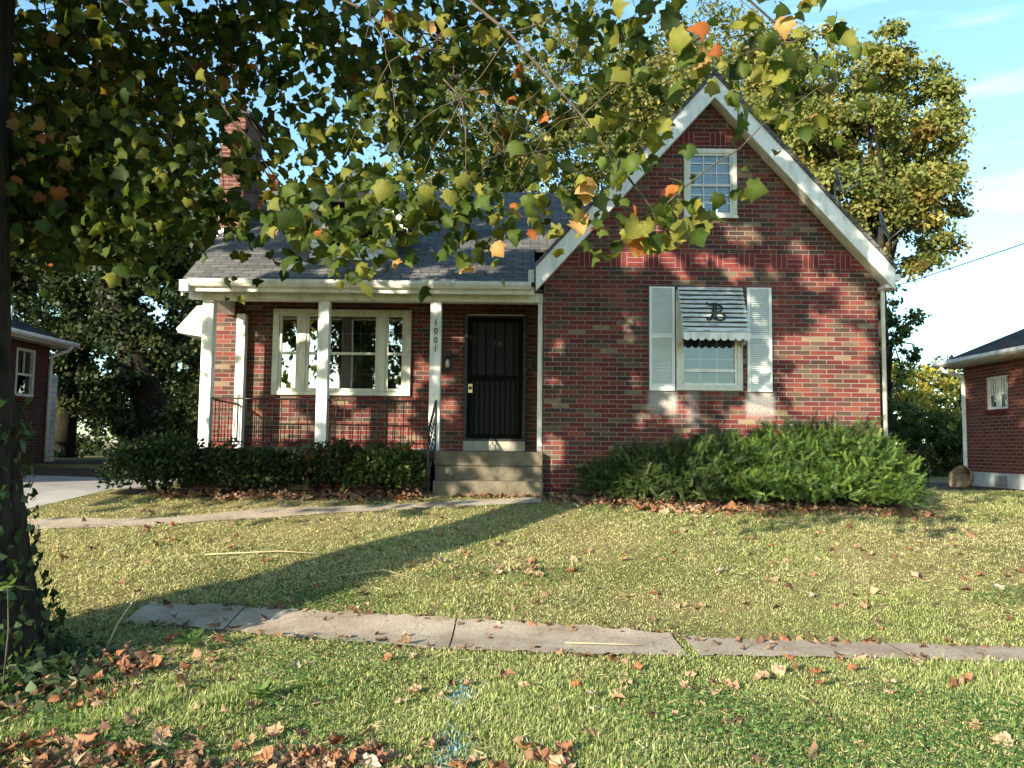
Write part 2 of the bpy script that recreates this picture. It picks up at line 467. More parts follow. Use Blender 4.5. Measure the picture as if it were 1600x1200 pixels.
def ground(x, y):
    x = np.asarray(x, float); y = np.asarray(y, float)
    t = np.clip((y - 7.1) / 5.6, 0, 1)
    z = 0.87 * t
    z = z + 0.20 * sst((y - 15.5) / 4.0) * sst((-x - 7.5) / 2.0)
    amp = np.clip((y - 7.6) / 1.2, 0, 1) * np.clip((12.4 - y) / 1.0, 0, 1)
    z = z + amp * (0.018 * np.sin(1.7 * x + 1.1 * y) + 0.012 * np.sin(3.1 * x - 2.3 * y + 1.0))
    amp2 = np.clip((6.4 - y) / 0.8, 0, 1)
    z = z + amp2 * (0.014 * np.sin(2.3 * x + 1.3 * y + .6) + 0.010 * np.sin(4.1 * x - 3.3 * y))
    return z

def gz(x, y): return float(ground(x, y))

xs = np.concatenate([[-600, -250, -120, -70, -45, -30, -22], np.arange(-16, 16.01, 0.25), [22, 30, 45, 70, 120, 250, 600]])
ys = np.concatenate([[-300, -120, -60, -30, -15, -6], np.arange(-2, 24.01, 0.25), [28, 35, 45, 60, 90, 150, 300, 900]])
GX, GY = np.meshgrid(xs, ys)
GV = np.stack([GX, GY, ground(GX, GY)], -1).reshape(-1, 3)
nx, ny = len(xs), len(ys)
ii, jj = np.meshgrid(np.arange(nx - 1), np.arange(ny - 1))
a = (jj * nx + ii).ravel()
GF = np.stack([a, a + 1, a + nx + 1, a + nx], 1)

def mat_ground():
    m, nt, out = new_mat('lawn_soil')
    b = principled(nt, out, 0.95, 0.1)
    g = N(nt, 'ShaderNodeNewGeometry')
    n1 = N(nt, 'ShaderNodeTexNoise', Scale=0.55, Detail=5.0, Roughness=0.6)
    n2 = N(nt, 'ShaderNodeTexNoise', Scale=35.0, Detail=6.0, Roughness=0.8)
    for n in (n1, n2): nt.links.new(g.outputs['Position'], n.inputs['Vector'])
    r1 = ramp(nt, [(0.38, (.13, .15, .05)), (0.52, (.25, .215, .10)), (0.66, (.32, .265, .145))])
    r2 = ramp(nt, [(0.32, (.35, .35, .35)), (0.7, (1.5, 1.45, 1.35))])
    nt.links.new(n1.outputs['Fac'], r1.inputs['Fac']); nt.links.new(n2.outputs['Fac'], r2.inputs['Fac'])
    mx = N(nt, 'ShaderNodeMixRGB', blend_type='MULTIPLY'); mx.inputs['Fac'].default_value = 1.0
    nt.links.new(r1.outputs[0], mx.inputs['Color1']); nt.links.new(r2.outputs[0], mx.inputs['Color2'])
    nt.links.new(mx.outputs[0], b.inputs['Base Color'])
    bp = N(nt, 'ShaderNodeBump', Strength=1.0, Distance=0.03)
    nt.links.new(n2.outputs['Fac'], bp.inputs['Height']); nt.links.new(bp.outputs[0], b.inputs['Normal'])
    return m
o = np_mesh('lawn', GV, GF, mat_ground(), smooth=True); tag(o, kind='structure')

def strip(name, far, near, mat, dz=0.006, nseg=40, nw=4, label=None):
    """a paved sheet draped on the ground between two polylines"""
    def samp(pl, t):
        d = [0]
        for p, q in zip(pl, pl[1:]): d.append(d[-1] + math.dist(p, q))
        s = t * d[-1]
        for i in range(len(pl) - 1):
            if s <= d[i + 1] + 1e-9:
                k = (s - d[i]) / (d[i + 1] - d[i]); return (pl[i][0] + (pl[i + 1][0] - pl[i][0]) * k, pl[i][1] + (pl[i + 1][1] - pl[i][1]) * k)
        return pl[-1]
    V = []
    for i in range(nseg + 1):
        A, B = samp(far, i / nseg), samp(near, i / nseg)
        for j in range(nw + 1):
            k = j / nw
            x, y = A[0] + (B[0] - A[0]) * k, A[1] + (B[1] - A[1]) * k
            V.append((x, y, gz(x, y) + dz))
    F = []
    for i in range(nseg):
        for j in range(nw):
            q = i * (nw + 1) + j
            F.append((q, q + 1, q + nw + 2, q + nw + 1))
    o = np_mesh(name, np.array(V), np.array(F), mat, smooth=True)
    return tag(o, kind='structure')

def wob(pl, amp, step, seed):
    r = random.Random(seed); out = []
    for p, q in zip(pl, pl[1:]):
        n = max(1, int(math.dist(p, q) / step))
        for i in range(n):
            out.append((p[0] + (q[0] - p[0]) * i / n, p[1] + (q[1] - p[1]) * i / n + r.uniform(-amp, amp)))
    out.append(pl[-1]); return out

def yn(x):   # near edge of the pavement
    return float(np.interp(x, [-9, -5, -2.43, -1.5, -0.48, 1.35, 1.6, 3.89, 9], [8.0, 7.5, 7.14, 6.85, 6.57, 6.44, 6.5, 6.36, 6.0]))
def yf(x):
    return float(np.interp(x, [-9, -5, -2.65, -0.55, 1.3, 1.6, 4.2, 9], [8.45, 8.02, 7.72, 7.48, 7.22, 7.05, 6.86, 6.4]))
JOINTS = [-3.35, -2.42, -0.47, 1.43, 3.10, 5.0, 7.0, 9.0]
for i, (x0, x1) in enumerate(zip(JOINTS, JOINTS[1:])):
    g0 = 0.03 if x0 == 1.43 else .006
    A, B = x0 + g0, x1 - (.06 if x1 == 1.43 else .007)
    far = wob([(A + (B - A) * k / 6, yf(A + (B - A) * k / 6)) for k in range(7)], .035, .06, 30 + i)
    near = wob([(A + (B - A) * k / 6, yn(A + (B - A) * k / 6)) for k in range(7)], .038, .06, 60 + i)
    strip('pavement', far, near, M_WALK, 0.018, 60, 4)
WALK_F = [(-6.5, 10.62), (-5.0, 10.98), (-3.5, 11.42), (-1.48, 12.0), (0.45, 12.46)]
WALK_N = [(-6.3, 10.14), (-5.0, 10.5), (-3.37, 10.98), (-1.40, 11.62), (0.45, 12.08)]
strip('garden_path', wob(WALK_F, .025, .15, 1), wob(WALK_N, .03, .15, 2), M_WALK, 0.012, 60, 4)
DRV_R = [(-6.55, 3.0), (-6.5, 9.0), (-6.75, 11.0), (-6.3, 12.2), (-5.95, 13.2), (-5.95, 16.6)]
DRV_L = [(-9.6, 3.0), (-9.6, 9.0), (-9.6, 11.0), (-9.6, 12.2), (-9.6, 13.2), (-9.6, 16.6)]
strip('driveway', DRV_L, wob(DRV_R, .03, .2, 3), M_DRIVE, 0.004, 60, 8)
M_DIRT = mat_plain('bare_dirt', (.045, .034, .025), (.13, .095, .065), 7.0, 0.95, 0.1, 1.0, detail=9)
strip('bare_ground', [(6.3, 19.0), (9.7, 19.0), (22, 17)], [(6.3, 15.7), (9.7, 15.6), (22, 13.8)], M_DIRT, 0.005, 20, 6)
strip('bare_ground', [(-5.4, 25.0), (-13, 25.0)], [(-5.6, 16.63), (-13, 16.63)], M_DIRT, 0.005, 20, 6)

# planting beds in front of the house: dark mulch
strip('planting_bed', [(.52, 12.98), (5.85, 12.98)], wob([(.52, 12.35), (1.5, 12.05), (3.5, 11.8), (5.85, 11.9)], .06, .2, 5), M_DIRT, 0.006, 30, 4)
strip('planting_bed', [(-5.9, 13.02), (-1.3, 13.02)], wob([(-6.0, 12.35), (-4, 12.2), (-2.5, 12.25), (-1.3, 12.35)], .05, .2, 6), M_DIRT, 0.006, 30, 4)

# ---------------------------------------------------------------- the house
H = thing('brick_house', (0.3, 13.0, 0.85), 'red brick one-and-a-half storey house with steep front gable, porch and white trim', 'house')
GX0, GX1, GY0 = 0.49, 5.81, 13.0
GXC, SL = 3.165, 1.115                # gable centre line and slope
def zr(x): return 7.60 - SL * abs(x - GXC)         # top of gable roof over x
WB = 0.35
def zw(x): return zr(x) - 0.33
gw = (2.726, 3.583, 5.275, 6.42)      # gable window hole
lw = (2.59, 3.645, 2.505, 4.10)
w = MB()
w.holed([(GX0, WB), (GX1, WB), (GX1, zw(GX1)), (GXC, zw(GXC)), (GX0, zw(GX0))], [gw, lw], 'y', GY0, 0.11)
w.add([(GX1, 13, WB), (GX1, 20, WB), (GX1, 20, zw(GX1)), (GX1, 13, zw(GX1))], [(0, 1, 2, 3)])
w.add([(GX0, 14.1, WB), (GX0, 13, WB), (GX0, 13, zw(GX0)), (GX0, 14.1, zw(GX0))], [(0, 1, 2, 3)])
LX = -5.30
bay = (-4.107, -1.738, 2.432, 3.91)
door = (-0.82, 0.235, 1.505, 3.85)
w.holed([(LX, WB), (GX0, WB), (GX0, 4.3), (LX, 4.3)], [bay, door], 'y', 14.1, 0.10)
def zmain(y): return 4.15 + 0.66 * (min(y, 34 - y) - 12.8)
w.add([(LX, 20, WB), (LX, 14.1, WB), (LX, 14.1, zmain(14.1) - .14), (LX, 17, zmain(17) - .14), (LX, 20, zmain(20) - .14)], [(0, 1, 2, 3, 4)])
w.add([(LX, 20, WB), (LX, 20, 4.6), (GX1, 20, 4.6), (GX1, 20, WB)], [(0, 1, 2, 3)])
w.build('wall', M_BRICK, H)
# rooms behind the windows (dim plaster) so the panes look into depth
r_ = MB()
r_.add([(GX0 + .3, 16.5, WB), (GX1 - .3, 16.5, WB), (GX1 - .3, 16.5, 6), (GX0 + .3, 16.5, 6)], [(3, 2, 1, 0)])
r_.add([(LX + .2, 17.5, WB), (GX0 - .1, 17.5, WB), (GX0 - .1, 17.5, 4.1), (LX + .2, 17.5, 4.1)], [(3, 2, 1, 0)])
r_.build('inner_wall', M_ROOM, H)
# basket-weave brick bands
def band(z0, z1, xa, xb):
    m = MB(); c = 0.0835; x = xa; k = 0
    hgt = (z1 - z0); course = hgt / 3
    while x < xb - .02:
        if k % 2 == 0:
            for i in range(3):
                if x + (i + 1) * c <= xb + .01: m.box(x + i * c + .005, x + (i + 1) * c - .005, GY0 - .007, GY0 + .03, z0 + .005, z1 - .005)
            x += 3 * c
        else:
            wd = min(BR_W * 1.02, xb - x)
            for i in range(3): m.box(x + .005, x + wd - .005, GY0 - .007, GY0 + .03, z0 + i * course + .005, z0 + (i + 1) * course - .005)
            x += wd
        k += 1
    m.build('brick_band', M_BRICK_DK, H)
    MB().box(xa, xb, GY0 - .003, GY0 + .02, z0, z1).build('band_mortar', mat_mortar, H)
mat_mortar = mat_plain('mortar', (.26, .22, .19), (.38, .33, .29), 12, .95, .1, .3)
band(4.467, 4.706, GX0 + .05, GX1 - .05)
band(6.468, 6.690, GXC - .52, GXC + .50)

# gable roof, rake boards, soffits
OX0, OX1, OY = 0.34, 5.97, 12.70
g = MB()
T = 0.07
prof = [(OX0, zr(OX0)), (GXC, zr(GXC)), (OX1, zr(OX1)), (OX1, zr(OX1) - T), (GXC, zr(GXC) - T * 1.2), (OX0, zr(OX0) - T)]
pr = [(x, OY - .02, z) for x, z in prof]
for sgn in (0, 1):
    q = [prof[0], prof[1], prof[4], prof[5]] if sgn == 0 else [prof[1], prof[2], prof[3], prof[4]]
    g.prism([(x, OY - .03, z) for x, z in q], (0, 8.2, 0))
g.build('gable_roof', M_SHINGLE, H)
for side in (-1, 1):
    ox = OX0 + .012 if side < 0 else OX1 - .012
    zt = zr(ox) - T - .004
    zp = zr(GXC) - T * 1.2 - .004
    b = .375
    lo = zt - b if side < 0 else zt - b + .05
    m = MB().prism([(ox, OY, zt), (GXC, OY, zp), (GXC, OY, zp - .36), (ox, OY, lo)], (0, .035, 0))
    m.build('rake_board', M_WHITE, H)
    d = .02
    MB().prism([(ox, OY + .036, lo + d + .02), (GXC, OY + .036, zp - .36 + d + .02), (GXC, OY + .036, zp - .36 + d), (ox, OY + .036, lo + d)], (0, .3 - .04, 0)).build('rake_soffit', M_TRIM, H)
# eave returns at the two bottom corners
MB().box(GX1 + .004, OX1 - .02, OY + .04, 19.5, 4.13, 4.18).build('soffit', M_WHITE, H)
m = MB(); m.box(OX1 - .01, OX1 + .11, OY + .10, 19.6, 4.26, 4.36); m.build('eave_gutter', M_WHITE, H)
m = MB(); m.box(OX0 - .10, OX0 - .01, OY + .06, OY + .42, 4.16, 4.36); m.build('eave_gutter', M_TRIM, H)
MB().tube([(5.86, 12.93, 4.15), (5.86, 12.95, 3.9), (5.865, 12.95, 1.0)], .035, 8).build('downspout', M_TRIM, H)
MB().prism([(5.82, 13.2, 1.55), (6.15, 13.2, 1.15), (6.15, 13.2, .85), (5.82, 13.2, .85)], (0, .6, 0)).build('cellar_hatch', M_FOUND, H)

# main roof with the porch eave
EX0 = -5.20
m = MB()
y0, y1 = 12.80, 17.0
def slab(bm, c, t):
    bm.add([c[0], c[1], c[2], c[3]] + [(p[0], p[1], p[2] - t) for p in c], [(0, 1, 2, 3), (7, 6, 5, 4), (0, 4, 5, 1), (1, 5, 6, 2), (2, 6, 7, 3), (3, 7, 4, 0)])
# the lower right corner must stay inside the gable block: cut back to the valley
m = MB()
slab(m, [(EX0, y0, zmain(y0)), (0.36, y0, zmain(y0)), (0.36, y1, zmain(y1)), (-5.42, y1, zmain(y1))], .06)
slab(m, [(0.36, 14.12, zmain(14.12)), (0.75, 14.12, zmain(14.12)), (3.1, y1, zmain(y1)), (0.36, y1, zmain(y1))], .06)
slab(m, [(-5.42, y1, zmain(y1)), (5.6, y1, zmain(y1)), (5.6, 21.0, zmain(21.0)), (-5.42, 21.0, zmain(21.0))], .06)
m.build('roof', M_SHINGLE, H)
MB().prism([(EX0 - .012, y0 + .02, zmain(y0) - .065), (-5.43, y1, zmain(y1) - .065), (-5.43, y1, zmain(y1) - .25), (EX0 - .012, y0 + .02, zmain(y0) - .25)], (.03, 0, 0)).build('rake_board', M_WHITE, H)
# gutter along the porch eave: a moulded trough
m = MB()
m.prism([(EX0 + .12, 12.80, 4.155), (EX0 + .12, 12.70, 4.155), (EX0 + .12, 12.695, 4.10), (EX0 + .12, 12.73, 4.045), (EX0 + .12, 12.80, 4.03)], (5.36, 0, 0))
m.build('gutter', M_TRIM, H)
MB().box(EX0 + .02, .335, 12.805, 12.83, 3.97, 4.10).build('fascia', M_TRIM, H)
MB().box(EX0, .47, 12.832, 14.09, 4.035, 4.06).build('porch_ceiling', mat_plain('shade_darkened_porch_boards', (.045, .038, .03), (.075, .065, .05), 5, .7, .2, .2, stretch=(1, 14, 1)), H)  # ceiling boards coloured dark to deepen the porch shade
MB().box(EX0, EX0 + .14, 12.70, 12.86, 3.955, 4.13).build('gutter_end', M_WHITE, H)
# beam and scallop trim
bm_ = MB(); bm_.box(-4.95, .485, 13.03, 13.22, 3.885, 4.034); bm_.build('porch_beam', M_TRIM, H)
MB().box(-5.18, -4.955, 13.05, 13.20, 3.90, 4.034).build('porch_beam', M_WHITE, H)
sc_ = MB(); n_sc = 28; x0, x1 = -4.77, .40
for i in range(n_sc):
    a0 = x0 + (x1 - x0) * i / n_sc; a1 = x0 + (x1 - x0) * (i + 1) / n_sc; c = (a0 + a1) / 2; rr = (a1 - a0) / 2
    pts = [(a0, 13.0, 4.034)] + [(c - rr * math.cos(math.pi * k / 8), 13.0, 3.985 - .055 * math.sin(math.pi * k / 8)) for k in range(9)] + [(a1, 13.0, 4.034)]
    sc_.prism(pts, (0, .026, 0))
sc_.build('scallop_trim', M_TRIM, H)
m = MB(); m.prism([(-4.95, 13.222, 3.885), (-4.95, 13.222, 4.03), (-4.95, 14.095, 4.03), (-4.95, 14.095, 3.80)], (.16, 0, 0)); m.build('porch_side_beam', M_WHITE, H)
# posts
def post(xa, xb, ya, yb, z0, z1):
    m = MB(); m.box(xa, xb, ya, yb, z0, z1)
    return m.build('porch_post', M_WHITE, H, bevel=.008)
FZ = 1.512
post(-4.955, -4.78, 13.06, 13.23, FZ, 3.884)
post(-3.105, -2.93, 13.06, 13.23, FZ, 3.884)
P3 = post(-1.315, -1.14, 13.06, 13.23, FZ, 3.884)
post(-4.70, -4.55, 13.94, 14.095, FZ, 3.80)
post(.405, .483, 13.06, 13.20, FZ, 3.884)
# porch floor, porch base, steps
MB().box(-5.25, .487, 13.02, 14.098, FZ - .10, FZ).build('porch_floor', M_CONC, H)
MB().box(-5.2, -1.26, 13.06, 13.2, .5, FZ - .102).build('porch_base', M_BRICK, H)
for (ya, za) in ((12.80, 1.285), (12.54, 1.07)):
    m = MB(); m.box(-1.18, .487, ya, 13.018, .5, za); m.build('step', M_CONC, H, bevel=.012)
MB().box(-1.20, .487, 12.83, 13.016, 1.29, FZ - .004).build('step', M_CONC, H, bevel=.012)
# railings
def railing(name, top, bottom, n, extra=None):
    A, B = Vector(top[0]), Vector(top[1]); C, D = Vector(bottom[0]), Vector(bottom[1])
    m = MB()
    def bar(p, q, r): m.tube([p, q], r, 6)
    bar(A, B, .016); bar(C, D, .012)
    for i in range(n + 1):
        t = i / n
        p, q = A.lerp(B, t), C.lerp(D, t)
        bar(q, p, .0075)
        if extra and 0 < i < n:
            mid = p.lerp(q, .5); s = .05
            pts = [mid + Vector((s * math.sin(2 * math.pi * k / 12), 0, .09 * math.cos(2 * math.pi * k / 12))) for k in range(13)]
            m.tube(pts, .006, 5)
    return m.build(name, M_IRON, H)
railing('porch_railing', ((-4.78, 13.13, 2.31), (-3.105, 13.13, 2.305)), ((-4.78, 13.13, 1.62), (-3.105, 13.13, 1.62)), 12)
railing('porch_railing', ((-2.93, 13.13, 2.30), (-1.315, 13.13, 2.29)), ((-2.93, 13.13, 1.62), (-1.315, 13.13, 1.62)), 12)
railing('porch_railing', ((-4.86, 13.23, 2.31), (-4.62, 13.94, 2.25)), ((-4.86, 13.23, 1.62), (-4.62, 13.94, 1.62)), 9)
hr = MB()
A, B = Vector((-1.20, 13.05, 2.30)), Vector((-1.235, 12.36, 1.83))
hr.tube([A, B, B + Vector((-.005, -.05, -.03))], .018, 8)
hr.tube([B, (-1.24, 12.36, .80)], .016, 6)
hr.tube([(-1.20, 13.03, 1.5), A], .014, 6)
C, D = Vector((-1.20, 13.03, 1.62)), Vector((-1.235, 12.36, 1.12))
hr.tube([C, D], .012, 6)
for i in range(1, 8):
    t = i / 8; p, q = A.lerp(B, t), C.lerp(D, t)
    hr.tube([q + (p - q) * (k / 12) + Vector((.012 * math.sin(k * 1.6), .045 * math.sin(k * math.pi / 3 + i), 0)) for k in range(13)], .007, 5)
hr.build('step_handrail', M_IRON, H)

# ---------------------------------------------------------------- windows, door, shutters, awning
def frame_rect(m, x0, x1, z0, z1, ya, yb, wd, wb=None, wt=None):
    wb = wb or wd; wt = wt or wd
    m.box(x0, x0 + wd, ya, yb, z0, z1); m.box(x1 - wd, x1, ya, yb, z0, z1)
    m.box(x0 + wd, x1 - wd, ya, yb, z0, z0 + wb); m.box(x0 + wd, x1 - wd, ya, yb, z1 - wt, z1)

def pane(parent, x0, x1, z0, z1, y, mat=None):
    MB().box(x0, x1, y, y + .006, z0, z1).build('pane', mat or M_GLASS, parent)

# triple window on the porch
m = MB(); frame_rect(m, -4.107, -1.738, 2.432, 3.91, 14.04, 14.16, .105, .065, .075)
for a, b_ in ((-3.655, -3.535), (-2.30, -2.175)): m.box(a, b_, 14.045, 14.155, 2.50, 3.834)
W1 = m.build('window', M_TRIM, H, 'triple white window on the porch', bevel=.004)
for (x0, x1, cols, zs) in ((-4.0, -3.657, 1, (2.83, 3.17, 3.51)), (-3.533, -2.302, 4, (2.80, 3.15, 3.50)), (-2.173, -1.845, 1, (2.83, 3.17, 3.51))):
    s = MB(); frame_rect(s, x0 + .001, x1 - .001, 2.502, 3.832, 14.06, 14.13, .045, .05, .045)
    s.box(x0 + .046, x1 - .046, 14.062, 14.128, 3.15 - .022, 3.15 + .022)
    S = s.build('sash', M_TRIM, W1)
    mt = MB()
    for z in zs:
        if abs(z - 3.15) < .03: continue
        if cols == 1: MB().box(x0 + .046, x1 - .046, 14.098, 14.108, z - .009, z + .009).build('muntin', M_WHITE, W1)
        else: mt.box(x0 + .046, x1 - .046, 14.098, 14.108, z - .009, z + .009)
    for k in range(1, cols):
        xx = x0 + (x1 - x0) * k / cols
        mt.box(xx - .008, xx + .008, 14.097, 14.109, 2.55, 3.128); mt.box(xx - .008, xx + .008, 14.097, 14.109, 3.172, 3.79)
    if cols > 1: mt.build('muntin', M_WHITE, W1)
    pane(W1, x0 + .04, x1 - .04, 2.54, 3.80, 14.085, M_GLASS2)
    # half-drawn sheer curtain in the room
    cv = MB(); nk = 24; vs = []
    for k in range(nk + 1):
        xx = x0 - .02 + (x1 - x0 + .04) * k / nk; yy = 14.32 + .025 * math.sin(k * 1.9)
        vs += [(xx, yy, 2.40), (xx, yy, 3.13)]
    cv.add(vs, [(2 * k, 2 * k + 2, 2 * k + 3, 2 * k + 1) for k in range(nk)], True)
    cv.build('curtain', M_CURTAIN, W1)
# front window under the awning
m = MB(); frame_rect(m, 2.592, 3.643, 2.507, 4.098, 12.975, 13.09, .085, .085, .06)
W2 = m.build('window', M_TRIM, H, 'white double-hung window under the awning', bevel=.004)
s = MB(); frame_rect(s, 2.678, 3.557, 2.593, 4.037, 13.0, 13.07, .035, .035, .03); s.box(2.714, 3.521, 12.995, 13.06, 2.80, 2.85)
s.build('sash', M_WHITE, W2)
mt = MB()
for k in (1, 2):
    xx = 2.714 + (3.521 - 2.714) * k / 3; mt.box(xx - .007, xx + .007, 13.045, 13.055, 2.63, 2.798); mt.box(xx - .007, xx + .007, 13.045, 13.055, 2.852, 3.9)
mt.box(2.714, 3.521, 13.044, 13.056, 3.0, 3.014)
mt.build('muntin', M_WHITE, W2)
pane(W2, 2.71, 3.525, 2.62, 4.01, 13.03)
# gable window with blind behind it
m = MB(); frame_rect(m, gw[0] + .002, gw[1] - .002, gw[2] + .002, gw[3] - .002, 12.985, 13.09, .075, .06, .075)
m.box(gw[0] - .01, gw[1] + .01, 12.955, 12.984, gw[2] + .002, gw[2] + .04)
W3 = m.build('window', M_TRIM, H, 'small double-hung window high in the front gable', bevel=.004)
s = MB(); frame_rect(s, gw[0] + .078, gw[1] - .078, gw[2] + .063, gw[3] - .078, 13.005, 13.07, .035); s.box(gw[0] + .113, gw[1] - .113, 13.0, 13.06, 5.80, 5.84)
s.build('sash', M_TRIM, W3)
mt = MB()
for k in (1, 2):
    xx = gw[0] + .11 + (gw[1] - gw[0] - .22) * k / 3; mt.box(xx - .008, xx + .008, 13.012, 13.028, 5.39, 5.798); mt.box(xx - .008, xx + .008, 13.012, 13.028, 5.842, 6.3)
for z in (5.53, 5.66, 6.02, 6.18): mt.box(gw[0] + .113, gw[1] - .113, 13.011, 13.027, z - .008, z + .008)
mt.build('muntin', M_WHITE, W3)
pane(W3, gw[0] + .105, gw[1] - .105, gw[2] + .09, gw[3] - .1, 13.03)
bl = MB()
z = 5.33
while z < 6.33:
    bl.add([(gw[0] + .1, 13.135, z), (gw[1] - .1, 13.135, z), (gw[1] - .1, 13.15, z + .024), (gw[0] + .1, 13.15, z + .024)], [(0, 1, 2, 3)]); z += .025
bl.build('blind', M_BLIND, W3)

def shutter(x0, x1):
    z0, z1, y0, y1 = 2.495, 4.152, 12.955, 12.996
    m = MB(); frame_rect(m, x0, x1, z0, z1, y0, y1, .045, .11, .03)
    m.box(x0 + .045, x1 - .045, y0, y1, 3.33, 3.40)
    S = m.build('shutter', M_SHUT, H)
    l = MB()
    for a, b_ in ((z0 + .112, 3.328), (3.402, z1 - .032)):
        n = int((b_ - a) / .034); st = (b_ - a) / n
        for i in range(n):
            z = a + st * i
            l.prism([(x0 + .046, y1 - .004, z + st * .98), (x0 + .046, y1 - .012, z + st * .99), (x0 + .046, y0 + .006, z + st * .12), (x0 + .046, y0 + .012, z + .001)], (x1 - x0 - .092, 0, 0))
    l.box(x0 + .046, x1 - .046, y1 - .003, y1, z0 + .112, z1 - .032)
    l.build('louvre', M_SHUT, S)
shutter(2.165, 2.567); shutter(3.715, 4.102)

# slatted awning over the front window
m = MB()
ax0, ax1 = 2.615, 3.640
Ta, Tb = Vector((0, 12.985, 4.155)), Vector((0, 12.56, 3.375))
nsl = 10
out_ = Vector((0, -.88, .48))
for i in range(nsl):
    p = Ta.lerp(Tb, (i + .04) / nsl); q = Ta.lerp(Tb, (i + .80) / nsl if i < nsl - 1 else 1.0)
    a_, b_ = p + out_ * .004, q + out_ * .030
    m.prism([(ax0, a_.y, a_.z), (ax0, b_.y, b_.z), (ax0, b_.y + .012, b_.z - .008), (ax0, a_.y + .012, a_.z - .008)], (ax1 - ax0, 0, 0))
AW = m.build('awning', M_WEATHER, H, 'weathered white slatted window awning with a dark letter B')
p, q = Ta + Vector((0, .012, -.012)), Tb + Vector((0, .02, -.005))
MB().prism([(ax0 + .03, p.y, p.z), (ax0 + .03, q.y, q.z), (ax0 + .03, q.y + .01, q.z - .006), (ax0 + .03, p.y + .01, p.z - .006)], (ax1 - ax0 - .06, 0, 0)).build('awning_shade_backing', mat_plain('shaded_dirty_awning_gap', (.06, .065, .06), (.13, .135, .125), 6, .8, .1, .2), AW)  # dark sheet standing in for shadow and dirt between the slats
for x in (ax0 + .004, ax1 - .022):
    MB().prism([(x, 12.99, 4.12), (x, 12.575, 3.375), (x, 12.575, 3.27), (x, 12.70, 3.30), (x, 12.80, 3.22), (x, 12.90, 3.26), (x, 12.99, 3.16)], (.018, 0, 0)).build('awning_side', M_TRIM, AW)
v_ = MB(); nsc = 9
for i in range(nsc):
    a0 = ax0 + (ax1 - ax0) * i / nsc; a1 = ax0 + (ax1 - ax0) * (i + 1) / nsc; c = (a0 + a1) / 2; rr = (a1 - a0) / 2
    v_.prism([(a0, 12.535, 3.372)] + [(c - rr * math.cos(math.pi * k / 10), 12.535, 3.30 - .055 * math.sin(math.pi * k / 10)) for k in range(11)] + [(a1, 12.535, 3.372)], (0, .014, 0))
v_.build('valance', M_WHITE, AW)
# the ornate letter B, drawn as bent rod on the slope
def onaw(px, py):
    x = 2.615 + (px - 320) / 590 * 1.02
    t = (py - 160) / (530 - 160)
    p = Ta.lerp(Tb, t) + Vector((0, -.88, .48)) * .045
    return (x, p.y, p.z)
L_ = MB()
strokes = [[(558, 303), (575, 320), (598, 318), (640, 312), (672, 322), (690, 343), (684, 366), (662, 378), (636, 383)],
           [(636, 383), (668, 384), (695, 396), (706, 416), (697, 436), (672, 447), (640, 444), (618, 436)],
           [(624, 316), (612, 350), (602, 385), (590, 420), (572, 442), (552, 445), (542, 434), (552, 424)],
           [(646, 318), (636, 350), (627, 385), (619, 416), (610, 440)], [(590, 384), (612, 380), (636, 383)]]
for st in strokes:
    n = len(st); L_.tube([onaw(*p) for p in st], [.011 if i in (0, n - 1) else .018 for i in range(n)], 7)
L_.build('letter_b', M_GREENB, AW)

# front door: black security door in a dark frame
m = MB(); frame_rect(m, door[0] + .002, door[1] - .002, 1.68, door[3] - .002, 14.03, 14.19, .05, .04, .05)
D = m.build('door_frame', mat_plain('door_frame_paint', (.02, .022, .025), (.05, .055, .06), 6, .5, .3, .05), H)
MB().box(door[0] + .002, door[1] - .002, 14.02, 14.19, 1.514, 1.678).build('door_sill', mat_plain('dull_sill_paint', (.28, .26, .21), (.45, .43, .36), 5, .6, .3, .1), H)  # door sill in dull cream tones mixed by noise
MB().box(door[0] + .04, door[1] - .04, 14.02, 14.029, 3.83, 3.846).build('door_head_strip', M_TRIM, H)
m = MB(); frame_rect(m, -.765, .18, 1.722, 3.795, 14.06, 14.10, .075, .08, .07)
m.box(-.69, .105, 14.062, 14.098, 2.72, 2.80)
for i in range(9):
    xx = -.69 + .795 * (i + .5) / 9; m.box(xx - .009, xx + .009, 14.07, 14.09, 1.80, 2.72)
for i in range(5):
    xx = -.69 + .795 * (i + .5) / 5; m.box(xx - .008, xx + .008, 14.07, 14.09, 2.80, 3.725)
DR = m.build('security_door', M_DOOR, H)
MB().box(-.69, .105, 14.104, 14.15, 1.80, 3.73).build('door_leaf', M_DARKWOOD, DR)
hb = MB(); hb.box(-.745, -.675, 14.045, 14.058, 2.50, 2.65); hb.build('lock_plate', M_BRASS, DR)
MB().tube([(-.71, 14.045, 2.58), (-.71, 14.02, 2.58), (-.71, 14.0, 2.58)], [.014, .018, .028], 10).build('knob', M_IRON, DR)
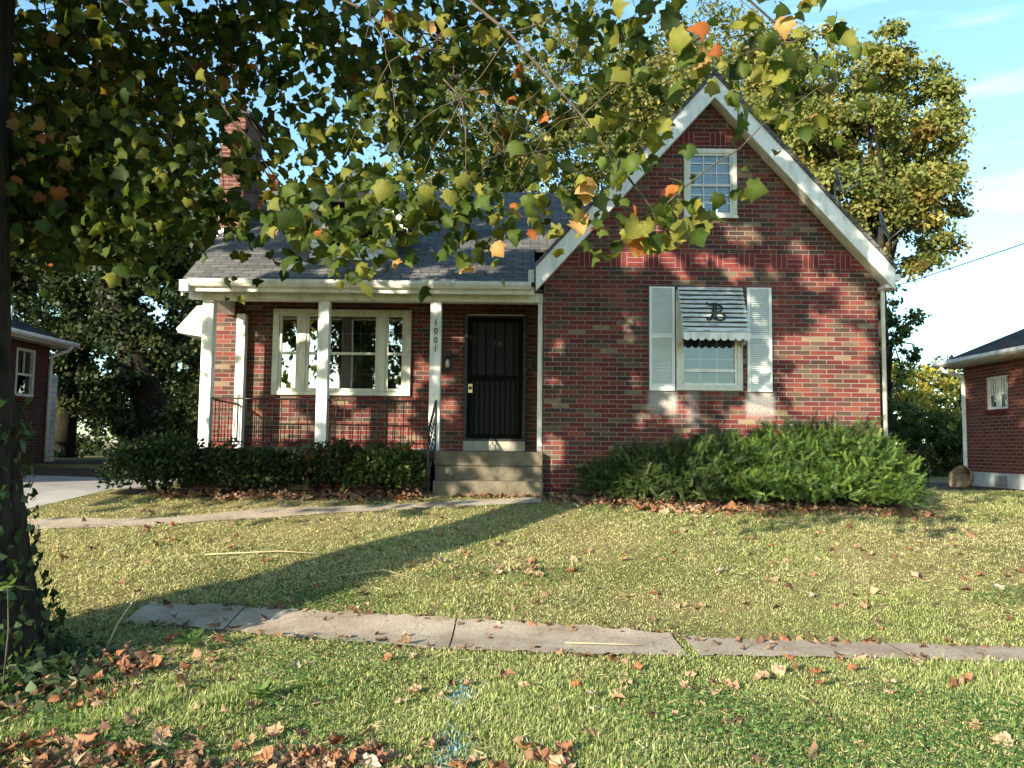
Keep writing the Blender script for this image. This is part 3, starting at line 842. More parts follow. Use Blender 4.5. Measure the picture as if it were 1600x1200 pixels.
# wall lantern left of the door
m = MB(); m.box(-1.14, -1.06, 14.07, 14.095, 2.90, 3.14); m.box(-1.175, -1.025, 13.92, 14.07, 3.10, 3.14); m.box(-1.17, -1.03, 13.925, 14.065, 2.87, 2.90)
for x in (-1.168, -1.046):
    for y in (13.927, 14.05): m.box(x, x + .014, y, y + .014, 2.90, 3.10)
m.prism([(-1.175, 13.92, 3.141), (-1.025, 13.92, 3.141), (-1.06, 13.92, 3.19), (-1.14, 13.92, 3.19)], (0, .15, 0))
LN = m.build('porch_lantern', M_IRON, H)
MB().tube([(-1.10, 13.995, 2.905), (-1.10, 13.995, 2.94), (-1.10, 13.995, 3.02), (-1.10, 13.995, 3.07)], [.02, .04, .04, .015], 10).build('lamp_glass', M_BULB, LN)
m = MB(); m.box(.33, .44, 14.05, 14.095, 2.90, 3.14); m.prism([(.32, 14.03, 3.141), (.45, 14.03, 3.141), (.45, 14.03, 3.16), (.32, 14.03, 3.17)], (0, .06, 0)); m.build('mailbox', M_IRON, H)

def text_mesh(ch, size, depth, font_shear=0):
    cu = bpy.data.curves.new('txt', 'FONT'); cu.body = ch; cu.size = size; cu.extrude = depth; cu.align_x = 'CENTER'
    to = bpy.data.objects.new('txt', cu); COL.objects.link(to)
    dg = bpy.context.evaluated_depsgraph_get(); dg.update()
    me = bpy.data.meshes.new_from_object(to.evaluated_get(dg))
    bpy.data.objects.remove(to); return me
for ch, py in (('1', 501.5), ('0', 515.5), ('0', 530), ('1', 544)):
    z = 1.6 + (697 - py) / 1290 * 13.05 - .02
    me = text_mesh(ch, .135, .003); me.name = 'house_number'
    me.materials.append(M_IRON)
    R = Matrix.Translation(Vector((-1.225, 13.052, z - .045)) - ORIGIN[H]) @ Matrix.Rotation(math.pi / 2, 4, 'X')
    me.transform(R)
    o = bpy.data.objects.new('house_number', me); link(o, H); o['label'] = 'black numeral %s on the porch post' % ch

# chimney, dormer, dishes, side awning
m = MB(); m.box(-5.37, -4.93, 14.72, 15.72, 4.6, 7.585)
CH = m.build('chimney', M_BRICK_CH, H)
m = MB(); m.box(-5.47, -4.83, 14.62, 15.82, 7.587, 7.65); m.build('chimney_cap', M_TAR, CH)
m = MB(); m.box(-5.385, -4.915, 14.70, 14.716, 5.33, 5.47); m.box(-4.927, -4.912, 14.70, 15.3, 5.36, 5.62); m.build('flashing', M_WHITE, CH)
DX0, DX1, DY, DZ0 = -3.385, -2.04, 13.62, 4.665
dc = (DX0 + DX1) / 2
dsl = 1.0
dpk = 6.28
dw = (dc - .40, dc + .36, 4.88, 5.68)
m = MB()
ez = dpk - .12 - dsl * (DX1 - dc)
m.holed([(DX0, DZ0), (DX1, DZ0), (DX1, ez), (dc, dpk - .12), (DX0, ez)], [dw], 'y', DY, .08)
m.add([(DX1, DY, DZ0), (DX1, 16, DZ0), (DX1, 16, ez), (DX1, DY, ez)], [(0, 1, 2, 3)])
m.add([(DX0, 16, DZ0), (DX0, DY, DZ0), (DX0, DY, ez), (DX0, 16, ez)], [(0, 1, 2, 3)])
M_SIDING = mat_brick('white_lap_siding', [(0, (.72, .73, .71)), (.5, (.77, .78, .76))], (.3, .3, .3), 30.0, 0.15, 0.012, 0.012, rough=.5)
DM = m.build('dormer', M_SIDING, H, 'white gabled roof dormer')
m = MB(); m.box(DX0 - .02, DX1 + .02, DY - .035, DY - .002, DZ0 - .06, DZ0 + .10); m.build('dormer_skirt', M_WHITE, DM)
m = MB(); frame_rect(m, dw[0] - .06, dw[1] + .06, dw[2] - .04, dw[3] + .05, DY - .03, DY - .003, .065); m.box(dw[0], dw[1], DY + .01, DY + .05, 5.27, 5.31)
m.box(dc - .03, dc - .01, DY + .03, DY + .04, dw[2], dw[3]); m.build('dormer_window', M_TRIM, DM)
MB().box(dw[0], dw[1], DY + .05, DY + .056, dw[2], dw[3]).build('dormer_pane', M_GLASS, DM)
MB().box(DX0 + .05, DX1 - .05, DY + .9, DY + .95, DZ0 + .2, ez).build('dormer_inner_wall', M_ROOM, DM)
m = MB()
for s_ in (-1, 1):
    ex = dc + s_ * .98; z_e = dpk - dsl * .98
    m.prism([(dc, DY - .24, dpk), (ex, DY - .24, z_e), (ex, DY - .24, z_e - .06), (dc, DY - .24, dpk - .07)], (0, 2.9, 0))
m.build('dormer_roof', M_SHINGLE, DM)
for s_ in (-1, 1):
    ex = dc + s_ * .965; z_e = dpk - dsl * .965
    MB().prism([(dc, DY - .235, dpk - .075), (ex, DY - .235, z_e - .065), (ex, DY - .235, z_e - .24), (dc, DY - .235, dpk - .26)], (0, .03, 0)).build('dormer_rake', M_WHITE, DM)
def dish(base, c, name='satellite_dish'):
    c = Vector(c); nrm = Vector((.86, -.42, .28)).normalized()
    a_ = nrm.cross(Vector((0, 0, 1))).normalized(); b_ = a_.cross(nrm)
    vs, fs = [], []
    nr, na = 5, 20
    for sh in (0, -.012):
        for i in range(nr + 1):
            r = .27 * i / nr
            for k in range(na):
                t = 2 * math.pi * k / na
                vs.append(c + a_ * r * .9 * math.cos(t) + b_ * r * math.sin(t) + nrm * (r * r * .7 + sh))
    L0 = (nr + 1) * na
    for s in (0, 1):
        for i in range(nr):
            for k in range(na):
                k2 = (k + 1) % na; q = [s * L0 + i * na + k, s * L0 + (i + 1) * na + k, s * L0 + (i + 1) * na + k2, s * L0 + i * na + k2]
                fs.append(tuple(q) if s else tuple(reversed(q)))
    for k in range(na):
        k2 = (k + 1) % na; fs.append((nr * na + k, nr * na + k2, L0 + nr * na + k2, L0 + nr * na + k))
    m = MB(); m.add(vs, fs, True)
    S = m.build(name, M_DISH, H)
    MB().tube([base, c - nrm * .05 - Vector((0, 0, .3)), c - nrm * .03], .022, 8).build('dish_mast', M_DISH, S)
    MB().tube([c - b_ * .25 + nrm * .04, c - b_ * .15 + nrm * .3], .012, 6).build('feed_arm', M_DISH, S)
dish((5.25, 14.0, 5.27), (5.60, 14.0, 6.23)); dish((5.62, 13.5, 4.86), (6.13, 13.5, 5.32))
# metal awning on the left side wall, seen end-on
m = MB()
m.prism([(-5.33, 15.0, 4.16), (-5.80, 15.0, 4.10), (-6.16, 15.0, 3.68), (-6.12, 15.0, 3.60), (-5.33, 15.0, 3.48)], (0, 1.5, 0))
m.build('side_awning', M_SIDING, H, 'white metal awning on the left side wall')

# ---------------------------------------------------------------- neighbouring houses
def gable_free_hip(m, x0, x1, y0, y1, z, s):
    hw = (x1 - x0) / 2; xc = (x0 + x1) / 2; zt = z + hw * s
    a, b = y0 + hw, y1 - hw
    if b < a: a = b = (y0 + y1) / 2
    vs = [(x0, y0, z), (x1, y0, z), (x1, y1, z), (x0, y1, z), (xc, a, zt), (xc, b, zt)]
    m.add(vs, [(0, 1, 4), (1, 2, 5, 4), (2, 3, 5), (3, 0, 4, 5), (3, 2, 1, 0)])

NR = thing('neighbour_house', (13.8, 13.4, 0.85), 'red brick bungalow on the right with white foundation and white gutter', 'house')
RX = 9.80
win = (16.28, 17.02, 2.45, 3.12)
m = MB()
m.holed([(9, 1.17), (17.8, 1.17), (17.8, 3.45), (9, 3.45)], [win], 'x', RX, .10)
m.add([(RX, 17.8, 1.17), (18, 17.8, 1.17), (18, 17.8, 3.45), (RX, 17.8, 3.45)], [(3, 2, 1, 0)])
m.add([(RX, 9, 1.17), (18, 9, 1.17), (18, 9, 3.45), (RX, 9, 3.45)], [(0, 1, 2, 3)])
m.build('wall', M_BRICK_N, NR)
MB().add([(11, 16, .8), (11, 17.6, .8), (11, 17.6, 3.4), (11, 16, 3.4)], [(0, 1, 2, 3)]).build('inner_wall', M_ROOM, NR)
m = MB(); m.box(RX - .02, 18, 9, 17.82, .4, 1.166); m.build('foundation', M_FOUND, NR)
m = MB(); m.box(RX - .04, RX - .021, 16.35, 16.75, .90, 1.12); m.build('basement_vent', M_DISH, NR)
m = MB(); gable_free_hip(m, 9.42, 18.4, 8.6, 18.2, 3.53, .52); m.build('roof', M_SHINGLE_D, NR)
m = MB(); m.box(9.44, RX + .1, 8.7, 18.1, 3.40, 3.525); m.box(9.44, 18, 17.8, 18.1, 3.40, 3.52); m.build('soffit', M_TRIM, NR)
m = MB(); m.prism([(9.43, 8.6, 3.54), (9.32, 8.6, 3.54), (9.31, 8.6, 3.47), (9.35, 8.6, 3.43), (9.43, 8.6, 3.42)], (0, 9.65, 0)); m.build('gutter', M_WHITE, NR)
MB().tube([(9.40, 18.0, 3.43), (9.44, 17.98, 3.33), (9.74, 17.80, 3.2), (9.75, 17.78, 3.0), (9.75, 17.78, 1.05), (9.66, 17.74, .93)], .045, 8).build('downspout', M_WHITE, NR)
m = MB()
for a, b in ((win[0], 16.65), (16.65, win[1])):
    m.box(RX + .02, RX + .07, a, a + .055, win[2], win[3]); m.box(RX + .02, RX + .07, b - .055, b, win[2], win[3])
    m.box(RX + .02, RX + .07, a + .055, b - .055, win[2], win[2] + .05); m.box(RX + .02, RX + .07, a + .055, b - .055, win[3] - .05, win[3])
    m.box(RX + .03, RX + .06, a + .055, b - .055, 2.74, 2.77)
    for k in (1, 2):
        y = a + .055 + (b - a - .11) * k / 3; m.box(RX + .032, RX + .058, y - .008, y + .008, 2.77, win[3] - .05)
WN = m.build('window', M_WHITE, NR)
MB().box(RX + .075, RX + .08, win[0], win[1], win[2], win[3]).build('pane', M_GLASS, WN)
MB().box(RX - .05, RX + .09, win[0] - .05, win[1] + .05, win[2] - .07, win[2] - .003).build('sill', M_BRICK_DK, WN)

NL = thing('neighbour_house', (-15, 15.5, 1.0), 'shaded brick bungalow on the left beyond the driveway', 'house')
LXW = -10.9
win = (18.65, 19.38, 2.62, 3.72)
m = MB()
m.holed([(11, .6), (20, .6), (20, 4.0), (11, 4.0)], [win], 'x', LXW, -.10)
m.add([(LXW, 20, .6), (-19, 20, .6), (-19, 20, 4.0), (LXW, 20, 4.0)], [(0, 1, 2, 3)])
m.add([(LXW, 11, .6), (-19, 11, .6), (-19, 11, 4.0), (LXW, 11, 4.0)], [(3, 2, 1, 0)])
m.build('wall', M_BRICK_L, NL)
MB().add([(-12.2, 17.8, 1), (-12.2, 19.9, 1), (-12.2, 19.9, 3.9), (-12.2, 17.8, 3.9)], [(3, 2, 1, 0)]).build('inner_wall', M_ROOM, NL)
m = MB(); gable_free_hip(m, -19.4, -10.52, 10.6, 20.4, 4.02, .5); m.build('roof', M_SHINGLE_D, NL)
m = MB(); m.box(-11.0, -10.54, 10.7, 20.3, 3.88, 4.01); m.box(-18.9, -11.0, 20.0, 20.3, 3.88, 4.01); m.build('soffit', M_TRIM, NL)
m = MB(); m.prism([(-10.53, 10.6, 4.03), (-10.42, 10.6, 4.03), (-10.41, 10.6, 3.96), (-10.45, 10.6, 3.92), (-10.53, 10.6, 3.91)], (0, 9.85, 0)); m.build('gutter', M_WHITE, NL)
MB().tube([(-10.47, 20.2, 3.93), (-10.55, 20.15, 3.8), (-10.84, 19.98, 3.65), (-10.84, 19.96, 3.4), (-10.84, 19.96, 1.15)], .045, 8).build('downspout', M_WHITE, NL)
m = MB(); m.box(-15, -11.42, 20.42, 21.35, .8, 3.3); m.build('rear_addition', M_SIDING, NL)
MB().tube([(-11.3, 19.0, 4.3), (-11.3, 19.0, 4.72)], .05, 10).build('vent_pipe', M_WHITE, NL)
m = MB()
a, b = win[0], win[1]
m.box(LXW - .07, LXW + .012, a, a + .07, win[2], win[3]); m.box(LXW - .07, LXW + .012, b - .07, b, win[2], win[3])
m.box(LXW - .07, LXW + .012, a + .07, b - .07, win[2], win[2] + .06); m.box(LXW - .07, LXW + .012, a + .07, b - .07, win[3] - .06, win[3])
m.box(LXW - .06, LXW - .01, a + .07, b - .07, 3.10, 3.15)
m.box(LXW - .055, LXW - .02, (a + b) / 2 - .012, (a + b) / 2 + .012, 3.15, win[3] - .06)
WN = m.build('window', M_TRIM, NL)
MB().box(LXW - .08, LXW - .075, a, b, win[2], win[3]).build('pane', M_GLASS, WN)
MB().box(LXW - .09, LXW + .05, a - .05, b + .05, win[2] - .07, win[2] - .003).build('sill', M_BRICK_DK, WN)

# ---------------------------------------------------------------- cables and small yard things
def sag(a, b, s, n=14):
    a, b = Vector(a), Vector(b)
    return [a.lerp(b, i / n) - Vector((0, 0, s * 4 * (i / n) * (1 - i / n))) for i in range(n + 1)]
tag(MB().tube(sag((5.98, 14.0, 4.22), (9.6, 6.6, 5.40), .10), .008, 5).build('overhead_cable', M_WIRE), 'thin black overhead cable running from the eave corner to the upper right', 'cable')
tag(MB().tube(sag((5.83, 19.6, 2.75), (16, 24.5, 2.95), .06), .007, 5).build('utility_wire', M_WIRE), 'thin wire stretched low in front of the yellow shrub right of the house', 'cable')
m = MB(); pr_ = [(0.0, 0.0), (.14, .02), (.24, .10), (.30, .22), (.32, .33), (.30, .33), (.22, .12), (.12, .05), (0, .04)]
na = 28; vs = []
for i, (r, z) in enumerate(pr_):
    for k in range(na):
        t = 2 * math.pi * k / na; rr = r * (1 + .03 * math.sin(6 * t) * (i % 2)); vs.append((rr * math.cos(t), rr * math.sin(t), z))
fs = [(i * na + k, i * na + (k + 1) % na, (i + 1) * na + (k + 1) % na, (i + 1) * na + k) for i in range(len(pr_) - 1) for k in range(na)]
Rm = Matrix.Translation((9.28, 16.85, .98)) @ Matrix.Rotation(math.radians(-68), 4, 'Y') @ Matrix.Rotation(math.radians(20), 4, 'X')
m.add([Rm @ (Vector(v) * .8) for v in vs], fs, True)
tag(m.build('wicker_basket', M_TUB), 'round brown wicker basket tipped on its side against the white foundation', 'basket')
m = MB()
for dx, h, s in ((0, .9, 1), (.25, .75, -1)):
    m.tube([(9.0 + dx, 18.4, .86), (9.0 + dx, 18.4, .86 + h * .6), (9.0 + dx + .08 * s, 18.4, .86 + h * .9), (9.0 + dx + .2 * s, 18.4, .86 + h), (9.0 + dx + .26 * s, 18.4, .86 + h * .88), (9.0 + dx + .2 * s, 18.4, .86 + h * .78)], .013, 6)
m.tube([(8.85, 18.4, 1.15), (9.4, 18.4, 1.15)], .010, 6)
tag(m.build('plant_hanger', M_IRON), 'curled black iron plant hanger at the corner of the right bungalow', 'plant hanger')
# weathered stone at the left edge, by the trunk
bmv = []
import bmesh
b_ = bmesh.new(); bmesh.ops.create_icosphere(b_, subdivisions=3, radius=1)
for v in b_.verts:
    c = v.co; k = 1 + .12 * math.sin(3 * c.x + 1) * math.cos(4 * c.y) + .05 * math.sin(9 * c.z + 5 * c.x)
    c.x, c.y, c.z = [max(-.78, min(.78, q)) * k for q in (c.x, c.y, c.z)]
    v.co = Vector((c.x * .22, c.y * .16, c.z * .10))
me = bpy.data.meshes.new('stone'); b_.to_mesh(me); b_.free(); me.materials.append(M_STONE)
for p in me.polygons: p.use_smooth = True
o = bpy.data.objects.new('stone', me); COL.objects.link(o); o.location = (-3.62, 5.85, gz(-3.62, 5.85) + .05)
tag(o, 'grey stone half buried in ivy at the foot of the street tree', 'stone')

# ---------------------------------------------------------------- foliage
LQ_V = np.array([(0, 0, 0), (.34, .45, -.10), (0, 1, -.06), (-.34, .45, -.10)], float)
LQ_F = np.array([(0, 1, 2, 3)])
half = [(.16, -.09), (.47, .02), (.42, .22), (.62, .44), (.40, .54), (.27, .72)]
outl = [(0, .02)] + half + [(0, 1.0)] + [(-x, y) for x, y in reversed(half)]
def leaf3(curl=.35, droop=.25):
    pts = [(0, .36)] + outl
    return np.array([(x, y, -curl * abs(x) ** 1.3 - droop * (y - .3) ** 2 + (0.04 if i == 0 else 0)) for i, (x, y) in enumerate(pts)], float)
nO = len(outl)
SY_F = np.array([(0, 1 + i, 1 + (i + 1) % nO) for i in range(nO)])
SY_V = leaf3()

def pick(pal, w, n):
    pal = np.array(pal, float); return pal[rng.choice(len(pal), size=n, p=np.array(w) / np.sum(w))]

def cloud(lobes, nclump, per, flat=.6, shell=.45, cr=(.16, .28)):
    """leaf positions in clumps spread through several ellipsoids; returns positions, clump ids, centres"""
    vol = np.array([l[3] * l[4] * l[5] for l in lobes]) ** .8; vol = vol / vol.sum()
    P_, I_, C_ = [], [], []
    for c in range(nclump):
        l = lobes[rng.choice(len(lobes), p=vol)]
        d = rdir(1)[0]; r = shell + (1 - shell) * rng.random() ** .6
        ctr = np.array(l[:3]) + d * r * np.array(l[3:6])
        s = rng.uniform(*cr) * (l[3] * l[4] * l[5]) ** (1 / 3)
        k = max(4, int(per * rng.uniform(.5, 1.5)))
        q = rng.normal(size=(k, 3)) * .55 * s * np.array([1, 1, flat])
        P_.append(ctr + q); I_.append(np.full(k, c)); C_.append(ctr)
    return np.concatenate(P_), np.concatenate(I_), np.array(C_)

def limbs_mesh(m, base, top, centres, r0, n):
    """limbs leave the trunk at different heights and reach chosen clumps"""
    b, t = Vector(base), Vector(top)
    idx = rng.choice(len(centres), size=min(n, len(centres)), replace=False)
    for i in idx:
        c = Vector(centres[i]); k = rng.uniform(.62, .97)
        s = b.lerp(t, k); mid = s.lerp(c, .5) + Vector((rng.normal() * .2, rng.normal() * .2, .12 * (c - s).length))
        m.tube([s, s.lerp(mid, .5) + Vector((0, 0, .05)), mid, mid.lerp(c, .55), c], [r0 * (1 - .6 * k), r0 * .55 * (1 - .5 * k), r0 * .36, r0 * .22, r0 * .07], 5, False)

def tree(name, label, cat, base, top, r0, lobes, nclump, per, size, pal, w, group=None, bark=None, flat=.6, shell=.45, nlimb=16, jit=.25, cr=(.16, .28), mat=None):
    bz = gz(base[0], base[1])
    T_ = thing(name, (base[0], base[1], bz), label, cat, group)
    b = (base[0], base[1], bz - .2)
    pos, ids, ctr = cloud(lobes, nclump, per, flat, shell, cr)
    ccol = pick(pal, w, nclump) * rng.uniform(.75, 1.25, (nclump, 1))
    col = .6 * ccol[ids] + .4 * pick(pal, w, len(pos)); col *= rng.uniform(1 - jit, 1 + jit, (len(pos), 1))
    d = rdir(len(pos)) + np.array([0, 0, -.25]); nn = rdir(len(pos)) * .8 + np.array([0, 0, .8])
    V, Fc = scatter(LQ_V, LQ_F, pos, frames(d, nn), size * rng.uniform(.65, 1.3, len(pos)))
    np_mesh('crown', V, Fc, mat or M_LEAF_BG, T_, np.repeat(np.clip(col, 0, 1), 4, axis=0))
    m = MB()
    bv, tv = Vector(b), Vector(top)
    pts = [bv, bv.lerp(tv, .3) + Vector((.08, 0, 0)), bv.lerp(tv, .65) - Vector((.1, 0, 0)), tv]
    m.tube(pts, [r0 * 1.25, r0, r0 * .75, r0 * .35], 10)
    m.build('trunk', bark or M_BARK_D, T_)
    if nlimb:
        l = MB(); limbs_mesh(l, b, top, ctr, r0 * .6, nlimb); l.build('branchwork', bark or M_BARK_D, T_)
    return T_

YO = [(.22, .225, .055), (.165, .19, .05), (.29, .24, .065), (.31, .18, .055), (.10, .135, .04)]
GR = [(.055, .085, .020), (.08, .105, .025), (.035, .06, .018), (.12, .13, .03), (.16, .10, .03)]
DK = [(.024, .044, .015), (.036, .060, .018), (.018, .033, .012), (.058, .075, .021), (.085, .068, .026)]  # darkened leaf tones: shade put into the colour of shaded trees and hedges
YE = [(.34, .30, .05), (.26, .25, .045), (.16, .18, .04), (.40, .32, .06)]
bgT = 'trees behind the houses'
tree('broadleaf_tree', 'large yellow-green tree towering behind the right slope of the gable', 'tree', (12.6, 28.5), (12.8, 28, 10.5), .32,
     [(12.3, 28, 12.2, 2.9, 2.6, 3.4), (9.6, 28.5, 12.4, 2.6, 2.4, 3.2), (13.4, 28, 9.6, 2.0, 2.2, 2.4), (10.6, 28, 8.9, 2.4, 2, 2.2), (11.4, 28, 14.6, 2.6, 2.2, 2.0), (13.9, 28, 12.0, 1.7, 2, 2.2)], 300, 215, .165, YO, (4, 4, 1.4, .7, 3), bgT, bark=M_BARK, cr=(.13, .23), shell=.5, nlimb=34)
tree('broadleaf_tree', 'tall olive-green tree rising directly behind the gable peak', 'tree', (7.6, 33), (7.8, 33, 15), .3,
     [(7.8, 33, 15.4, 4.2, 3.0, 4.4), (5.0, 33, 13.6, 2.8, 2.6, 4.2), (9.8, 32.5, 13.2, 2.8, 2.4, 3.8), (8.5, 32, 11.5, 3.2, 2, 2.4)], 320, 230, .17, [(.20, .20, .055), (.155, .17, .05), (.26, .225, .065), (.10, .125, .038)], (4, 4, 1.6, 3), bgT, bark=M_BARK, nlimb=26)
tree('broadleaf_tree', 'small green tree close to the right corner of the brick house', 'tree', (9.9, 22), (10.2, 22, 4.6), .10,
     [(10.2, 22, 5.3, .75, .7, .8), (10.45, 22, 4.2, .55, .6, .7), (9.9, 22, 3.5, .7, .6, .9), (10.0, 22, 2.5, .6, .6, .7)], 50, 60, .12, GR, (4, 4, 3, 1, .3), bgT, nlimb=14)
tree('yellow_shrub', 'bright yellow autumn shrub between the brick house and the right bungalow', 'shrub', (14.6, 31), (14.9, 31, 3.6), .10,
     [(14.3, 31, 3.6, 1.7, 1.2, 1.5), (16.3, 31.5, 3.4, 1.6, 1.2, 1.4)], 70, 80, .15, YE, (4, 3, 2, 2), None, nlimb=8)
tree('broadleaf_tree', 'distant grey-green tree just left of the right bungalow roof', 'tree', (21.2, 39), (21.2, 39, 5), .2,
     [(21.0, 39, 4.2, 2.6, 2, 2.0), (18.2, 39, 4.4, 1.8, 1.5, 1.3)], 70, 80, .2, [(.10, .11, .05), (.13, .13, .06), (.07, .09, .04)], (1, 1, 1), bgT, nlimb=8)
for i, (x, y, r, h) in enumerate(((10.9, 23.6, 1.0, 1.25), (12.3, 24.2, 1.15, 1.5), (13.7, 24.6, 1.1, 1.35))):
    tree('hedge_shrub', ('dark shaded shrub nearest the brick house in the gap beside the right bungalow', 'middle dark shrub in the gap beside the right bungalow',
                         'dark shrub tucked behind the corner downspout of the right bungalow')[i], 'shrub', (x, y), (x, y, 1.6), .06,
         [(x, y, 1.45, r, .9, h), (x + .3, y, 2.2, r * .6, .6, h * .6)], 60, 90, .12, GR, (4, 4, 3, 1, .2), 'shrubs beside the right bungalow', nlimb=6, shell=.3)
tree('broadleaf_tree', 'green and gold tree behind the roof, seen through the sycamore leaves', 'tree', (-1.2, 31), (-.8, 31, 13), .3,
     [(-2.6, 31, 13.2, 3.2, 2.8, 4.2), (2.2, 30.5, 14.2, 3.6, 2.8, 4.6), (.2, 31, 9.5, 3.4, 2.6, 2.6)], 190, 150, .18, [(.11, .13, .03), (.16, .16, .035), (.22, .18, .045), (.06, .09, .025)], (4, 3, 2, 3), bgT, bark=M_BARK)
IVT = tree('ivy_clad_tree', 'dark leaning tree wrapped in ivy left of the porch', 'tree', (-8.75, 21.2), (-11.6, 21.6, 8.4), .38,
     [(-11.4, 22, 8.4, 2.6, 2.2, 2.4), (-8.6, 22, 7.6, 2.2, 2.0, 2.0), (-10.3, 21.8, 5.4, 2.0, 1.4, 1.6), (-9.4, 21.1, 3.0, .6, .6, 1.7), (-9.75, 21.1, 4.4, .75, .6, 1.0), (-10.4, 21.2, 5.9, .8, .6, 1.0), (-8.6, 21.3, 4.6, .9, .7, 1.3), (-13.4, 22, 6.2, 1.8, 1.8, 1.6)], 260, 140, .15, [(.024, .044, .015), (.036, .060, .018), (.018, .034, .012), (.055, .075, .02), (.08, .065, .025)], (4, 4, 3, 1.2, .3), bgT, nlimb=14)
n = 3800; t_ = rng.random(n); b_0, b_1 = np.array([-8.75, 21.2, .6]), np.array([-11.6, 21.6, 8.4])
ax_ = b_0 + (b_1 - b_0) * t_[:, None]; o_ = rng.normal(size=(n, 3)); o_ /= np.linalg.norm(o_, axis=1, keepdims=True)
pos = ax_ + o_ * (.40 + .22 * rng.random(n))[:, None]
V, Fc = scatter(LQ_V, LQ_F, pos, frames(rdir(n) + np.array([0, 0, -.8]), o_ + .4 * rdir(n)), rng.uniform(.08, .17, n))
np_mesh('ivy_cover', V, Fc, M_LEAF_BG, IVT, np.repeat(pick(DK, (3, 3, 4, .6, .1), n), 4, axis=0))
tree('broadleaf_tree', 'dense dark green tree behind the left bungalow roof', 'tree', (-14.6, 27), (-14.6, 27, 8), .3,
     [(-14.8, 27, 8.2, 3.4, 2.6, 3.6), (-12.0, 27.5, 6.0, 2.0, 2, 2.4), (-15.5, 27, 4.4, 2.4, 2, 1.6), (-14.3, 26.5, 2.4, 1.5, .9, 1.6)], 200, 150, .18, DK, (4, 4, 2, 2, .3), bgT)
tree('broadleaf_tree', 'green tree filling the gap between the ivy-clad tree and the chimney', 'tree', (-9.2, 27.5), (-9.4, 27.5, 7), .2,
     [(-9.6, 27.5, 7.6, 2.4, 2, 2.4), (-8.9, 27, 4.6, 1.8, 1.6, 1.8), (-11.6, 27.5, 3.6, 1.6, 1.4, 1.4)], 150, 130, .16, GR, (4, 4, 3, 1.6, .3), bgT, nlimb=18)
for i, (x, y, r, h, lb) in enumerate(((-10.0, 23.4, 1.1, 1.2, 'dark bushy shrub beside the rear corner of the left bungalow'), (-8.3, 21.6, 1.0, 1.1, 'dark shrub under the leaning ivy-clad tree'),
                                      (-7.1, 18.2, .85, 1.0, 'green leafy shrub just left of the side awning'))):
    tree('hedge_shrub', lb, 'shrub', (x, y), (x, y, 1.7), .05, [(x, y, 1.7, r, .9, h), (x + .2, y, 2.5, r * .6, .6, h * .5)], 60, 80, .11, DK, (3, 4, 2, 2, .2), 'shrubs behind the driveway', nlimb=6, shell=.3)
for i, (x, y, lb) in enumerate(((-16.5, 31, 'big dark bush behind the left bungalow, far left'), (-13.4, 30, 'big dark bush in the gap right of the left bungalow'), (-10.6, 30.5, 'big dark bush beyond the leaning ivy-clad tree'))):
    tree('hedge_shrub', lb, 'shrub', (x, y), (x, y, 2.4), .08, [(x, y, 2.4, 1.9, 1.2, 2.0), (x + .8, y, 3.9, 1.3, 1, 1.3)], 90, 110, .16, DK, (3, 4, 2, 1.5, .2), 'shrubs behind the driveway', nlimb=6, shell=.2)
# far-off wood closing the horizon
pos, ids, ctr = cloud([(x, 50 + 2 * math.sin(x), 2.6 + .8 * math.sin(1.3 * x), 3.2, 2, 2.4) for x in np.arange(-44, 46, 4.0)], 420, 55, .7, .3)
col = pick(GR, (3, 3, 2, 2, .5), 420)[ids] * rng.uniform(.8, 1.3, (len(pos), 1))
V, Fc = scatter(LQ_V, LQ_F, pos, frames(rdir(len(pos)), rdir(len(pos)) + np.array([0, 0, .8])), rng.uniform(.2, .4, len(pos)))
tag(np_mesh('far_wood', V, Fc, M_LEAF_BG, None, np.repeat(col, 4, axis=0)), kind='stuff')

# ---------------------------------------------------------------- the street sycamore
SY = thing('sycamore_tree', (-4.13, 5.95, 0), 'big street sycamore at the left edge, its lobed leaves hanging overhead', 'tree')
m = MB()
tp = [(-4.18, 5.95, -.25), (-4.15, 5.95, .10), (-4.13, 5.95, .5), (-4.12, 5.95, 1.2), (-4.16, 5.95, 2.2), (-4.22, 5.95, 3.4), (-4.27, 5.95, 5.0), (-4.4, 5.9, 7.0), (-4.3, 5.8, 9.5), (-4.4, 5.7, 11.5)]
tr = [.96, .82, .66, .54, .47, .44, .43, .36, .22, .08]
nseg = 30; vs = []; 
for i in range(len(tp) - 1):
    for s in range(4):
        t = s / 4; p = Vector(tp[i]).lerp(Vector(tp[i + 1]), t); r = tr[i] + (tr[i + 1] - tr[i]) * t
        for k in range(nseg):
            a = 2 * math.pi * k / nseg
            rr = r * (1 + .05 * math.sin(5 * a + p.z * .8) + .03 * math.sin(11 * a - 2 * p.z) + .10 * max(0, .7 - p.z) * math.cos(4 * a))
            vs.append((p.x + rr * math.cos(a), p.y + rr * math.sin(a), p.z))
nr = len(vs) // nseg
m.add(vs, [(i * nseg + k, i * nseg + (k + 1) % nseg, (i + 1) * nseg + (k + 1) % nseg, (i + 1) * nseg + k) for i in range(nr - 1) for k in range(nseg)], True)
m.build('trunk', M_BARK, SY)
